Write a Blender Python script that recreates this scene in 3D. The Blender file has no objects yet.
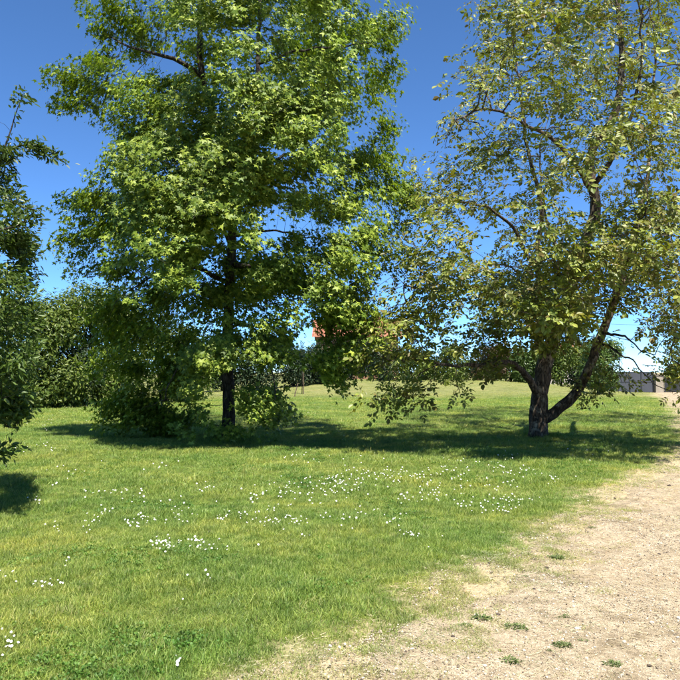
import bpy, math, random
import numpy as np
from mathutils import Vector, noise as mnoise

SEED = 7
rng = np.random.default_rng(SEED)
random.seed(SEED)
R = math.radians
sc = bpy.context.scene
COL = sc.collection

# ------------------------------------------------------------------ camera
F = 700.0                      # focal length in photo pixels (680 px wide)
EYE = 1.6
PITCH = math.atan(32 / F)
cam_d = bpy.data.cameras.new('camera')
cam = bpy.data.objects.new('camera', cam_d)
COL.objects.link(cam)
cam.location = (0, 0, EYE)
cam.rotation_euler = (math.pi / 2 + PITCH, 0, 0)
cam_d.sensor_width = 36.0
cam_d.lens = 36.0 * F / 680.0
cam_d.clip_start = 0.05
cam_d.clip_end = 3000.0
sc.camera = cam

# ------------------------------------------------------------------ sky, sun, exposure
SUN_EL, SUN_AZ = 65.0, 157.0    # azimuth from +Y towards +X: behind the camera, to the right
world = bpy.data.worlds.new('World')
sc.world = world
world.use_nodes = True
wn = world.node_tree
wn.nodes.clear()
sky = wn.nodes.new('ShaderNodeTexSky')
sky.sky_type = 'NISHITA'
sky.sun_disc = False
sky.sun_elevation = R(SUN_EL)
sky.sun_rotation = R(SUN_AZ)
sky.altitude = 12000.0
sky.air_density = 2.0
sky.dust_density = 0.0
sky.ozone_density = 2.5
bg = wn.nodes.new('ShaderNodeBackground')
bg.inputs['Strength'].default_value = 0.112
wo = wn.nodes.new('ShaderNodeOutputWorld')
hsv = wn.nodes.new('ShaderNodeHueSaturation')      # the camera's colour rendering of the whole sky
hsv.inputs['Saturation'].default_value = 1.15
wn.links.new(sky.outputs[0], hsv.inputs['Color'])
wn.links.new(hsv.outputs[0], bg.inputs[0])
wn.links.new(bg.outputs[0], wo.inputs[0])

sun_d = bpy.data.lights.new('sun', 'SUN')
sun = bpy.data.objects.new('sun', sun_d)
COL.objects.link(sun)
sun_d.energy = 5.0
sun_d.angle = R(0.53)
sun_d.color = (1.0, 0.955, 0.87)
sdir = Vector((math.sin(R(SUN_AZ)) * math.cos(R(SUN_EL)), math.cos(R(SUN_AZ)) * math.cos(R(SUN_EL)), math.sin(R(SUN_EL))))
sun.rotation_euler = sdir.to_track_quat('Z', 'Y').to_euler()
sun.location = sdir * 60

sc.view_settings.view_transform = 'Standard'
sc.view_settings.look = 'None'
sc.view_settings.gamma = 1.0
sc.view_settings.exposure = 1.4
sc.view_settings.use_curve_mapping = False
sc.render.engine = 'CYCLES'
sc.cycles.use_adaptive_sampling = True
sc.cycles.adaptive_threshold = 0.03
sc.cycles.max_bounces = 4
sc.cycles.diffuse_bounces = 3
sc.cycles.glossy_bounces = 2
sc.cycles.transmission_bounces = 3
sc.cycles.transparent_max_bounces = 4

# ------------------------------------------------------------------ terrain function and pixel helpers
def sstep(a, b, x):
    t = np.clip((np.asarray(x, float) - a) / (b - a), 0, 1)
    return t * t * (3 - 2 * t)

def gz(x, y):
    x = np.asarray(x, float); y = np.asarray(y, float)
    z = 0.022 * np.sin(x * 0.9 + 0.4 * y) + 0.018 * np.sin(y * 1.1 - 0.5 * x + 1.3) + 0.012 * np.sin(2.3 * x + 1.9 * y)
    z = z * sstep(1.0, 6.0, np.hypot(x, y))
    z = z + 0.75 * sstep(38, 64, y) * sstep(-13, 1, x) * (1 - sstep(13, 24, x))
    return z

CP, SP = math.cos(PITCH), math.sin(PITCH)
def P(px, py, d):
    """photo pixel (680 px frame) seen at depth Y = d"""
    cx, cy = (px - 340) / F, (340 - py) / F
    v = np.array([cx, CP - cy * SP, SP + cy * CP])
    v = v * (d / v[1])
    return np.array([v[0], v[1], v[2] + EYE])

def G(px, py):
    """photo pixel dropped on the ground"""
    d = EYE * F / max(py - 372.0, 2.0)
    for _ in range(30):
        p = P(px, py, d)
        z = float(gz(p[0], p[1]))
        k = (EYE - z) / max(EYE - p[2], 1e-3)
        d = d * (1 + (k - 1) * 0.5)
    p = P(px, py, d)
    return np.array([p[0], p[1], float(gz(p[0], p[1]))])

# ------------------------------------------------------------------ object helpers
def tag(o, label=None, cat=None, group=None, kind=None):
    if label: o['label'] = label
    if cat: o['category'] = cat
    if group: o['group'] = group
    if kind: o['kind'] = kind
    return o

def empty(name, loc):
    o = bpy.data.objects.new(name, None)
    o.empty_display_size = 0.3
    o.location = tuple(float(v) for v in loc)
    COL.objects.link(o)
    return o

def link(name, me, parent=None):
    o = bpy.data.objects.new(name, me)
    COL.objects.link(o)
    if parent is not None:
        o.parent = parent
        o.location = tuple(-v for v in parent.location)   # meshes are written in world space
    return o

def np_mesh(name, verts, loops, starts, mats, smooth=True, mat_idx=None):
    verts = np.asarray(verts, np.float32)
    loops = np.asarray(loops, np.int32).ravel()
    starts = np.asarray(starts, np.int32).ravel()
    me = bpy.data.meshes.new(name)
    me.vertices.add(len(verts))
    me.vertices.foreach_set('co', verts.ravel())
    me.loops.add(len(loops))
    me.loops.foreach_set('vertex_index', loops)
    me.polygons.add(len(starts))
    me.polygons.foreach_set('loop_start', starts)
    if mat_idx is not None:
        me.polygons.foreach_set('material_index', np.asarray(mat_idx, np.int32))
    me.polygons.foreach_set('use_smooth', np.full(len(starts), smooth, bool))
    me.update(calc_edges=True)
    me.validate()
    for m in (mats if isinstance(mats, (list, tuple)) else [mats]):
        me.materials.append(m)
    return me

def py_mesh(name, verts, faces, mats, smooth=False, idx=None):
    loops = [i for f in faces for i in f]
    starts = np.cumsum([0] + [len(f) for f in faces[:-1]])
    return np_mesh(name, verts, loops, starts, mats, smooth, idx)

class MB:
    """collects simple solids into one mesh"""
    def __init__(s): s.v = []; s.f = []
    def add(s, v, f):
        b = len(s.v); s.v += [tuple(map(float, p)) for p in v]; s.f += [tuple(i + b for i in q) for q in f]; return s
    def box(s, x0, x1, y0, y1, z0, z1):
        v = [(x0, y0, z0), (x1, y0, z0), (x1, y1, z0), (x0, y1, z0), (x0, y0, z1), (x1, y0, z1), (x1, y1, z1), (x0, y1, z1)]
        return s.add(v, [(0, 3, 2, 1), (4, 5, 6, 7), (0, 1, 5, 4), (1, 2, 6, 5), (2, 3, 7, 6), (3, 0, 4, 7)])
    def tube(s, pts, rad, k=8):
        v, f = tube_np(np.array(pts, float), np.array(rad, float), k)
        return s.add(v, f)
    def build(s, name, mat, parent=None, smooth=False):
        return link(name, py_mesh(name, s.v, s.f, mat, smooth), parent)

def frames(pts):
    t = np.gradient(pts, axis=0)
    t /= np.linalg.norm(t, axis=1, keepdims=True) + 1e-9
    u = np.zeros_like(pts)
    a = np.array([0.3, 0.95, 0.1])
    for i in range(len(pts)):
        a = a - t[i] * np.dot(a, t[i])
        n = np.linalg.norm(a)
        if n < 1e-4:
            a = np.array([1.0, 0.2, 0.1]); a = a - t[i] * np.dot(a, t[i]); n = np.linalg.norm(a)
        a = a / n
        u[i] = a
    return t, u, np.cross(t, u)

def tube_np(pts, rad, k, rough=None):
    n = len(pts)
    t, u, w = frames(pts)
    ang = np.arange(k) * (2 * math.pi / k)
    rr = np.repeat(rad[:, None], k, 1)
    if rough is not None: rr = rr * rough(n, k, ang, pts)
    ring = pts[:, None, :] + rr[..., None] * (np.cos(ang)[None, :, None] * u[:, None, :] + np.sin(ang)[None, :, None] * w[:, None, :])
    v = ring.reshape(-1, 3)
    f = []
    for i in range(n - 1):
        for j in range(k):
            f.append((i * k + j, i * k + (j + 1) % k, (i + 1) * k + (j + 1) % k, (i + 1) * k + j))
    f.append(tuple(range(k))[::-1]); f.append(tuple((n - 1) * k + j for j in range(k)))
    return v, f

# ------------------------------------------------------------------ materials
def new_mat(name):
    m = bpy.data.materials.new(name)
    m.use_nodes = True
    nt = m.node_tree
    nt.nodes.clear()
    out = nt.nodes.new('ShaderNodeOutputMaterial')
    return m, nt, out

def nd(nt, typ, **kw):
    n = nt.nodes.new(typ)
    for k, v in kw.items():
        if k in n.inputs: n.inputs[k].default_value = v
        else: setattr(n, k, v)
    return n

def ramp(nt, stops, interp='LINEAR'):
    n = nt.nodes.new('ShaderNodeValToRGB')
    cr = n.color_ramp
    cr.interpolation = interp
    while len(cr.elements) < len(stops): cr.elements.new(0.5)
    for e, (p, c) in zip(cr.elements, stops):
        e.position = p; e.color = (c[0], c[1], c[2], 1)
    return n

def sc_(c, k): return tuple(v * k for v in c)

def mixc(nt, fac, a, b, blend='MIX'):
    n = nt.nodes.new('ShaderNodeMix')
    n.data_type = 'RGBA'; n.blend_type = blend
    if isinstance(fac, (int, float)): n.inputs[0].default_value = fac
    else: nt.links.new(fac, n.inputs[0])
    for s, i in ((a, 6), (b, 7)):
        if isinstance(s, tuple): n.inputs[i].default_value = (*s, 1)
        else: nt.links.new(s, n.inputs[i])
    return n.outputs[2]

def leaf_mat(name, cols, trans, tfac=0.38, rough=0.42, spec=0.45, patch=0.35, tint=None):
    m, nt, out = new_mat(name)
    L = nt.links.new
    geo = nd(nt, 'ShaderNodeNewGeometry')
    rp = ramp(nt, [(i / (len(cols) - 1), sc_(c, 0.74)) for i, c in enumerate(cols)])
    L(geo.outputs['Random Per Island'], rp.inputs[0])
    nz = nd(nt, 'ShaderNodeTexNoise', Scale=patch, Detail=2.0)
    L(geo.outputs['Position'], nz.inputs['Vector'])
    hs = nd(nt, 'ShaderNodeHueSaturation')
    mp = nd(nt, 'ShaderNodeMapRange')
    mp.inputs[1].default_value = 0.3; mp.inputs[2].default_value = 0.7; mp.inputs[3].default_value = 0.8; mp.inputs[4].default_value = 1.2
    L(nz.outputs[0], mp.inputs[0]); L(mp.outputs[0], hs.inputs['Value']); L(rp.outputs[0], hs.inputs['Color'])
    leafc = hs.outputs[0]
    if tint:                                            # young bronze shoots in patches
        n3 = nd(nt, 'ShaderNodeTexNoise', Scale=1.7, Detail=3.0, Roughness=0.7)
        L(geo.outputs['Position'], n3.inputs['Vector'])
        r3 = ramp(nt, [(0.50, (0,) * 3), (0.68, (0.75,) * 3)])
        L(n3.outputs[0], r3.inputs[0])
        leafc = mixc(nt, r3.outputs[0], leafc, tint)
    p = nd(nt, 'ShaderNodeBsdfPrincipled', Roughness=rough)
    p.inputs['Specular IOR Level'].default_value = spec
    L(leafc, p.inputs['Base Color'])
    tr = nd(nt, 'ShaderNodeBsdfTranslucent')
    L(mixc(nt, 1.0, leafc, trans, 'MULTIPLY'), tr.inputs[0])
    mx = nd(nt, 'ShaderNodeMixShader'); mx.inputs[0].default_value = tfac
    L(p.outputs[0], mx.inputs[1]); L(tr.outputs[0], mx.inputs[2]); L(mx.outputs[0], out.inputs[0])
    return m

def bark_mat(name, dark, mid, light, scale=9.0, lichen=None, ridge=1.0):
    m, nt, out = new_mat(name)
    L = nt.links.new
    geo = nd(nt, 'ShaderNodeNewGeometry')
    mp = nd(nt, 'ShaderNodeMapping'); mp.inputs['Scale'].default_value = (1, 1, 0.28)
    L(geo.outputs['Position'], mp.inputs[0])
    vo = nd(nt, 'ShaderNodeTexVoronoi', Scale=scale * 1.6, feature='DISTANCE_TO_EDGE')
    nz = nd(nt, 'ShaderNodeTexNoise', Scale=scale, Detail=6.0, Roughness=0.65)
    L(mp.outputs[0], nz.inputs['Vector'])
    ad = nd(nt, 'ShaderNodeVectorMath', operation='MULTIPLY_ADD')
    ad.inputs[1].default_value = (0.12,) * 3
    L(nz.outputs['Color'], ad.inputs[0]); L(mp.outputs[0], ad.inputs[2]); L(ad.outputs[0], vo.inputs['Vector'])
    rp = ramp(nt, [(0.25, sc_(dark, .8)), (0.5, sc_(mid, .8)), (0.75, sc_(light, .8))])
    L(nz.outputs[0], rp.inputs[0])
    crack = ramp(nt, [(0.0, (0.35,) * 3), (0.16, (1,) * 3)])
    L(vo.outputs['Distance'], crack.inputs[0])
    col = mixc(nt, 1.0, rp.outputs[0], crack.outputs[0], 'MULTIPLY')
    if lichen:
        n2 = nd(nt, 'ShaderNodeTexNoise', Scale=4.0, Detail=5.0, Roughness=0.7)
        L(geo.outputs['Position'], n2.inputs['Vector'])
        r2 = ramp(nt, [(0.54, (0,) * 3), (0.66, (0.75,) * 3)])
        L(n2.outputs[0], r2.inputs[0])
        col = mixc(nt, r2.outputs[0], col, lichen)
    p = nd(nt, 'ShaderNodeBsdfPrincipled', Roughness=0.9)
    p.inputs['Specular IOR Level'].default_value = 0.2
    L(col, p.inputs['Base Color'])
    bm = nd(nt, 'ShaderNodeBump', Strength=0.9 * ridge, Distance=0.03)
    hh = nd(nt, 'ShaderNodeMath', operation='MULTIPLY_ADD'); hh.inputs[1].default_value = 0.5
    L(nz.outputs[0], hh.inputs[0]); L(crack.outputs[0], hh.inputs[2]); L(hh.outputs[0], bm.inputs['Height'])
    L(bm.outputs[0], p.inputs['Normal']); L(p.outputs[0], out.inputs[0])
    return m

def plain_mat(name, c1, c2, scale=6.0, rough=0.8, bump=0.15, metallic=0.0):
    m, nt, out = new_mat(name)
    L = nt.links.new
    geo = nd(nt, 'ShaderNodeNewGeometry')
    nz = nd(nt, 'ShaderNodeTexNoise', Scale=scale, Detail=6.0, Roughness=0.6)
    L(geo.outputs['Position'], nz.inputs['Vector'])
    rp = ramp(nt, [(0.3, sc_(c1, .72)), (0.7, sc_(c2, .72))])
    L(nz.outputs[0], rp.inputs[0])
    p = nd(nt, 'ShaderNodeBsdfPrincipled', Roughness=rough, Metallic=metallic)
    p.inputs['Specular IOR Level'].default_value = 0.3
    L(rp.outputs[0], p.inputs['Base Color'])
    bm = nd(nt, 'ShaderNodeBump', Strength=bump, Distance=0.02)
    L(nz.outputs[0], bm.inputs['Height']); L(bm.outputs[0], p.inputs['Normal']); L(p.outputs[0], out.inputs[0])
    return m

M = {}
M['gum_leaf'] = leaf_mat('sweetgum_leaf', [(0.075, 0.13, 0.012), (0.135, 0.21, 0.02), (0.23, 0.31, 0.032), (0.40, 0.47, 0.065)], (1.3, 1.45, 0.5), 0.26, 0.50, 0.25)
M['walnut_leaf'] = leaf_mat('walnut_leaf', [(0.17, 0.125, 0.03), (0.10, 0.135, 0.018), (0.15, 0.195, 0.025), (0.20, 0.25, 0.034), (0.26, 0.30, 0.045), (0.34, 0.36, 0.06)], (1.45, 1.45, 0.5), 0.26, 0.48, 0.35, tint=(0.16, 0.125, 0.028))
M['plum_leaf'] = leaf_mat('plum_leaf', [(0.055, 0.095, 0.018), (0.075, 0.125, 0.022), (0.10, 0.155, 0.028), (0.14, 0.18, 0.04)], (1.4, 1.5, 0.6), 0.3, 0.42, 0.32)
M['laurel_leaf'] = leaf_mat('laurel_leaf', [(0.06, 0.10, 0.017), (0.10, 0.155, 0.024), (0.155, 0.21, 0.036), (0.22, 0.26, 0.055)], (1.3, 1.4, 0.6), 0.25, 0.45, 0.25)
M['conifer_leaf'] = leaf_mat('conifer_leaf', [(0.022, 0.045, 0.016), (0.035, 0.065, 0.022), (0.05, 0.085, 0.03)], (1.2, 1.3, 0.7), 0.15, 0.55, 0.3)
M['light_leaf'] = leaf_mat('light_shrub_leaf', [(0.07, 0.12, 0.025), (0.10, 0.17, 0.03), (0.14, 0.21, 0.045)], (1.3, 1.4, 0.6), 0.28, 0.42, 0.4)
M['red_leaf'] = leaf_mat('copper_shrub_leaf', [(0.07, 0.035, 0.022), (0.10, 0.055, 0.028), (0.12, 0.09, 0.03), (0.08, 0.09, 0.03)], (1.4, 1.2, 0.8), 0.25, 0.45, 0.35)
M['weed_leaf'] = leaf_mat('weed_leaf', [(0.09, 0.13, 0.035), (0.15, 0.20, 0.06), (0.24, 0.26, 0.10)], (1.3, 1.4, 0.7), 0.25, 0.5, 0.35, 6.0)
M['gum_bark'] = bark_mat('sweetgum_bark', (0.03, 0.024, 0.018), (0.07, 0.057, 0.044), (0.13, 0.11, 0.09), 10)
M['walnut_bark'] = bark_mat('walnut_bark', (0.04, 0.029, 0.02), (0.115, 0.085, 0.058), (0.26, 0.205, 0.145), 9, (0.38, 0.32, 0.22))
M['walnut_twig'] = bark_mat('walnut_twig', (0.12, 0.095, 0.07), (0.21, 0.17, 0.125), (0.32, 0.27, 0.20), 20)
M['plum_bark'] = bark_mat('plum_bark', (0.04, 0.032, 0.026), (0.09, 0.075, 0.06), (0.16, 0.14, 0.12), 16)
M['dark_bark'] = bark_mat('shrub_bark', (0.03, 0.025, 0.02), (0.07, 0.055, 0.04), (0.12, 0.10, 0.08), 12)

# ------------------------------------------------------------------ path line (photo edge dropped on the ground)
edge_px = [(150, 760), (215, 715), (290, 680), (360, 640), (430, 600), (490, 563), (540, 533), (600, 492), (655, 470)]
EDGE = np.array([G(a, b)[:2] for a, b in edge_px] + [(8.2, 16.6), (11.3, 23.5), (13.3, 28.0), (16.2, 35.0), (21.4, 47.5), (25.3, 57.0), (39.0, 90.0)])
d0 = EDGE[1] - EDGE[0]; EDGE = np.vstack([EDGE[0] - d0 / np.linalg.norm(d0) * 30, EDGE])

def edge_dist(x, y):
    """signed distance to the left path edge, positive on the path side (right of the line)"""
    p = np.stack([np.asarray(x, float).ravel(), np.asarray(y, float).ravel()], 1)
    best = np.full(len(p), 1e9); sgn = np.ones(len(p))
    for a, b in zip(EDGE[:-1], EDGE[1:]):
        ab = b - a
        t = np.clip(((p - a) @ ab) / (ab @ ab), 0, 1)
        q = p - (a + t[:, None] * ab)
        d = np.hypot(q[:, 0], q[:, 1])
        s = np.where(ab[0] * q[:, 1] - ab[1] * q[:, 0] > 0, -1.0, 1.0)
        m = d < best
        best[m] = d[m]; sgn[m] = s[m]
    return (best * sgn).reshape(np.shape(x))

PATH_W = 4.6
def wobble(x, y):
    return 0.16 * np.sin(1.7 * x + 2.3 * y) + 0.10 * np.sin(4.1 * x - 2.9 * y + 1.0) + 0.06 * np.sin(9.0 * x + 7.0 * y)

# ------------------------------------------------------------------ ground sheet
def lawn_material():
    m, nt, out = new_mat('lawn_ground')
    L = nt.links.new
    geo = nd(nt, 'ShaderNodeNewGeometry')
    at = nd(nt, 'ShaderNodeAttribute', attribute_name='dry')
    n1 = nd(nt, 'ShaderNodeTexNoise', Scale=0.45, Detail=4.0)
    n2 = nd(nt, 'ShaderNodeTexNoise', Scale=26.0, Detail=5.0, Roughness=0.75)
    n3 = nd(nt, 'ShaderNodeTexNoise', Scale=3.2, Detail=4.0, Roughness=0.6)
    for n in (n1, n2, n3): L(geo.outputs['Position'], n.inputs['Vector'])
    g = ramp(nt, [(0.3, (0.10, 0.14, 0.03)), (0.5, (0.16, 0.195, 0.045)), (0.7, (0.22, 0.22, 0.07))])
    L(n1.outputs[0], g.inputs[0])
    f = ramp(nt, [(0.3, (0.45,) * 3), (0.7, (1.35,) * 3)])
    L(n2.outputs[0], f.inputs[0])
    c = mixc(nt, 1.0, g.outputs[0], f.outputs[0], 'MULTIPLY')
    straw = ramp(nt, [(0.3, (0.22, 0.175, 0.10)), (0.5, (0.46, 0.37, 0.225)), (0.7, (0.60, 0.49, 0.32))])
    L(n2.outputs[0], straw.inputs[0])
    ma = nd(nt, 'ShaderNodeMath', operation='MULTIPLY_ADD'); ma.inputs[1].default_value = 1.6; ma.inputs[2].default_value = -0.8
    L(n3.outputs[0], ma.inputs[0])
    ad = nd(nt, 'ShaderNodeMath', operation='ADD', use_clamp=True)
    L(ma.outputs[0], ad.inputs[0]); L(at.outputs['Fac'], ad.inputs[1])
    mlt = nd(nt, 'ShaderNodeMath', operation='MULTIPLY', use_clamp=True)
    L(ad.outputs[0], mlt.inputs[0]); L(at.outputs['Fac'], mlt.inputs[1])
    c = mixc(nt, 1.0, mixc(nt, mlt.outputs[0], c, straw.outputs[0]), (0.76, 0.76, 0.76), 'MULTIPLY')
    p = nd(nt, 'ShaderNodeBsdfPrincipled', Roughness=0.95); p.inputs['Specular IOR Level'].default_value = 0.1
    L(c, p.inputs['Base Color'])
    b = nd(nt, 'ShaderNodeBump', Strength=0.7, Distance=0.03)
    L(n2.outputs[0], b.inputs['Height']); L(b.outputs[0], p.inputs['Normal']); L(p.outputs[0], out.inputs[0])
    return m

def axis(segs):
    out = []
    for a, b, s in segs: out += list(np.arange(a, b, s))
    return np.array(out + [segs[-1][1]])
gx = axis([(-1500, -300, 300), (-300, -60, 40), (-60, -14, 2), (-14, 14, 0.15), (14, 60, 1), (60, 300, 40), (300, 1500, 300)])
gy = axis([(-300, -20, 40), (-20, 0, 2), (0, 16, 0.2), (16, 80, 1), (80, 300, 20), (300, 2400, 300)])
XX, YY = np.meshgrid(gx, gy, indexing='ij')
ZZ = gz(XX, YY)
vid = np.arange(XX.size).reshape(XX.shape)
q = np.stack([vid[:-1, :-1], vid[1:, :-1], vid[1:, 1:], vid[:-1, 1:]], -1).reshape(-1, 4)
ED0 = edge_dist(XX, YY)
ZZ = ZZ - 0.05 * sstep(0.35, 0.8, ED0) * (1 - sstep(PATH_W - .8, PATH_W - .35, ED0))
me = np_mesh('lawn', np.stack([XX, YY, ZZ], -1).reshape(-1, 3), q, np.arange(len(q)) * 4, lawn_material())
ed = edge_dist(XX, YY).ravel()
dry = np.clip(1.1 - np.abs(np.clip(ed, -9, 0)) / 0.7, 0, 1)
slope = (sstep(38, 48, YY) * 0.42).ravel()
a = me.attributes.new('dry', 'FLOAT', 'POINT'); a.data.foreach_set('value', np.maximum(dry, slope).astype(np.float32))
lawn = link('lawn', me); tag(lawn, kind='structure')

# ------------------------------------------------------------------ gravel path
def path_material():
    m, nt, out = new_mat('path_sand_gravel')
    L = nt.links.new
    geo = nd(nt, 'ShaderNodeNewGeometry')
    n1 = nd(nt, 'ShaderNodeTexNoise', Scale=1.7, Detail=8.0, Roughness=0.72)
    n2 = nd(nt, 'ShaderNodeTexNoise', Scale=38.0, Detail=6.0, Roughness=0.8)
    n3 = nd(nt, 'ShaderNodeTexNoise', Scale=7.0, Detail=5.0, Roughness=0.7)
    v = nd(nt, 'ShaderNodeTexVoronoi', Scale=95.0)
    for n in (n1, n2, n3, v): L(geo.outputs['Position'], n.inputs['Vector'])
    c1 = ramp(nt, [(0.3, (0.30, 0.24, 0.16)), (0.48, (0.46, 0.38, 0.26)), (0.7, (0.60, 0.51, 0.37))])
    L(n3.outputs[0], c1.inputs[0])
    f = ramp(nt, [(0.32, (0.45, 0.43, 0.40)), (0.45, (0.88, 0.87, 0.85)), (0.56, (1.1,) * 3), (0.7, (1.35,) * 3)])
    L(n2.outputs[0], f.inputs[0])
    c = mixc(nt, 1.0, c1.outputs[0], f.outputs[0], 'MULTIPLY')
    pat = ramp(nt, [(0.40, (1.05, 1.02, 0.98)), (0.52, (0.95, 0.93, 0.88)), (0.64, (0.66, 0.63, 0.56))])
    L(n1.outputs[0], pat.inputs[0])
    c = mixc(nt, 1.0, c, pat.outputs[0], 'MULTIPLY')
    vc = ramp(nt, [(0.0, (0.75,) * 3), (1.0, (1.2,) * 3)])
    L(v.outputs['Color'], vc.inputs[0])
    c = mixc(nt, 1.0, mixc(nt, 0.6, c, vc.outputs[0], 'MULTIPLY'), (0.71, 0.705, 0.72), 'MULTIPLY')
    p = nd(nt, 'ShaderNodeBsdfPrincipled', Roughness=0.95); p.inputs['Specular IOR Level'].default_value = 0.15
    L(c, p.inputs['Base Color'])
    hh = nd(nt, 'ShaderNodeMath', operation='ADD')
    L(n2.outputs[0], hh.inputs[0]); L(v.outputs['Distance'], hh.inputs[1])
    b = nd(nt, 'ShaderNodeBump', Strength=0.8, Distance=0.012)
    L(hh.outputs[0], b.inputs['Height']); L(b.outputs[0], p.inputs['Normal']); L(p.outputs[0], out.inputs[0])
    return m

def resample(pl, step):
    pl = np.asarray(pl, float)
    s = np.concatenate([[0], np.cumsum(np.linalg.norm(np.diff(pl, axis=0), axis=1))])
    t = np.linspace(0, s[-1], max(2, int(s[-1] / step)))
    return np.stack([np.interp(t, s, pl[:, i]) for i in range(pl.shape[1])], 1)

ctr = resample(EDGE[:-1], 0.25)
for _ in range(40): ctr[1:-1] = 0.25 * ctr[:-2] + 0.5 * ctr[1:-1] + 0.25 * ctr[2:]
tt = np.gradient(ctr, axis=0); tt /= np.linalg.norm(tt, axis=1, keepdims=True)
nn = np.stack([tt[:, 1], -tt[:, 0]], 1)
rows = []
NW = 24
for j in range(NW + 1):
    off = j / NW * PATH_W
    p = ctr + nn * off
    wb = wobble(ctr[:, 0], ctr[:, 1]) * (max(0, 1 - off / 1.6) - max(0, 1 - (PATH_W - off) / 1.6))
    p = p + nn * wb[:, None]
    crown = 0.014 if j not in (0, NW) else -0.03
    rows.append(np.column_stack([p, gz(p[:, 0], p[:, 1]) + crown]))
pv = np.stack(rows, 1)
n = len(ctr); vid = np.arange(n * (NW + 1)).reshape(n, NW + 1)
q = np.stack([vid[:-1, :-1], vid[:-1, 1:], vid[1:, 1:], vid[1:, :-1]], -1).reshape(-1, 4)
path = link('path', np_mesh('path', pv.reshape(-1, 3), q, np.arange(len(q)) * 4, path_material()))
tag(path, kind='structure')

# ------------------------------------------------------------------ leaf templates: (verts, faces)
def star_leaf():
    v = [(0, 0.02, 0)]
    lob = [(-128, 0.62), (-64, 0.92), (0, 1.0), (64, 0.92), (128, 0.62)]
    notch = [(-160, 0.16), (-95, 0.36), (-32, 0.42), (32, 0.42), (95, 0.36), (160, 0.16)]
    seq = []
    for i in range(5): seq += [notch[i], lob[i]]
    seq.append(notch[5])
    for a_, r_ in seq:
        v.append((math.sin(R(a_)) * r_ * 0.5, math.cos(R(a_)) * r_ * 0.5, -0.30 * (r_ * 0.5) ** 1.5))
    v = v[1:]; v[0] = (0.03, -0.03, 0); v[-1] = (-0.03, -0.03, 0)
    v[0], v[-1] = v[-1], v[0]
    return np.array(v), [tuple(range(len(v)))[::-1]]

def blade_leaf(w=0.38, fold=0.10, droop=0.18):
    y = [0, 0.25, 0.62, 1.0]
    z = [-droop * t * t for t in y]
    v = [(0, 0, 0), (0, 1, z[3]),
         (w * 0.40, y[1], z[1] + fold * .5), (w * 0.5, y[2], z[2] + fold * .5),
         (-w * 0.40, y[1], z[1] + fold * .5), (-w * 0.5, y[2], z[2] + fold * .5)]
    f = [(0, 2, 3, 1), (0, 1, 5, 4)]
    return np.array(v), f

def compound_leaf(npair, seed):
    r = np.random.default_rng(seed)
    V, Fc = [], []
    lv, lf = blade_leaf(0.58, 0.08, 0.2)
    L_ = 0.30 + 0.04 * npair
    spots = []
    for i in range(npair):
        t = 0.35 + 0.5 * i / max(npair - 1, 1)
        for s in (-1, 1): spots.append((t * L_, s * R(r.uniform(48, 70)), 0.105 + 0.04 * i / npair))
    spots.append((L_ * 0.98, r.uniform(-.1, .1), 0.17))
    for y0, ang, ln in spots:
        ln *= r.uniform(0.85, 1.15)
        c, s = math.cos(ang), math.sin(ang)
        p = lv * ln
        tw = r.uniform(-.5, .5)
        p = np.stack([p[:, 0] * math.cos(tw) + p[:, 2] * math.sin(tw), p[:, 1], -p[:, 0] * math.sin(tw) + p[:, 2] * math.cos(tw)], 1)
        p = np.stack([p[:, 0] * c + p[:, 1] * s, -p[:, 0] * s + p[:, 1] * c + y0, p[:, 2] - 0.5 * y0 * y0 - 0.25 * abs(p[:, 1] * s)], 1)
        b = len(V) and sum(len(x) for x in V)
        V.append(p); Fc += [tuple(i + b for i in q_) for q_ in lf]
    b = sum(len(x) for x in V)
    V.append(np.array([(-0.003, 0, 0), (0.003, 0, 0), (0.002, L_, -0.5 * L_ * L_), (-0.002, L_, -0.5 * L_ * L_)]))
    Fc.append((b, b + 1, b + 2, b + 3))
    return np.vstack(V), Fc

def unit(v): return v / (np.linalg.norm(v, axis=-1, keepdims=True) + 1e-9)

def stamp(tmpls, pos, nrm, tip, scale, pick=None):
    """copies of small leaf templates with the given frames: one vertex/loop set"""
    n = len(pos)
    nrm = unit(nrm)
    tip = unit(tip - nrm * np.sum(tip * nrm, 1, keepdims=True))
    side = np.cross(tip, nrm)
    Mx = np.stack([side, tip, nrm], 1)
    if pick is None: pick = rng.integers(0, len(tmpls), n)
    VS, LS, CS = [], [], []
    base = 0
    for ti, (tv, tf) in enumerate(tmpls):
        idx = np.where(pick == ti)[0]
        if not len(idx): continue
        v = np.einsum('kc,ncd->nkd', tv, Mx[idx]) * scale[idx][:, None, None] + pos[idx][:, None, :]
        fl = np.array([i for f_ in tf for i in f_]); cnt = np.array([len(f_) for f_ in tf])
        loops = (fl[None, :] + (np.arange(len(idx)) * len(tv))[:, None] + base)
        VS.append(v.reshape(-1, 3)); LS.append(loops.ravel()); CS.append(np.tile(cnt, len(idx)))
        base += len(idx) * len(tv)
    cnt = np.concatenate(CS)
    return np.vstack(VS), np.concatenate(LS), np.concatenate([[0], np.cumsum(cnt)[:-1]])

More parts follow.
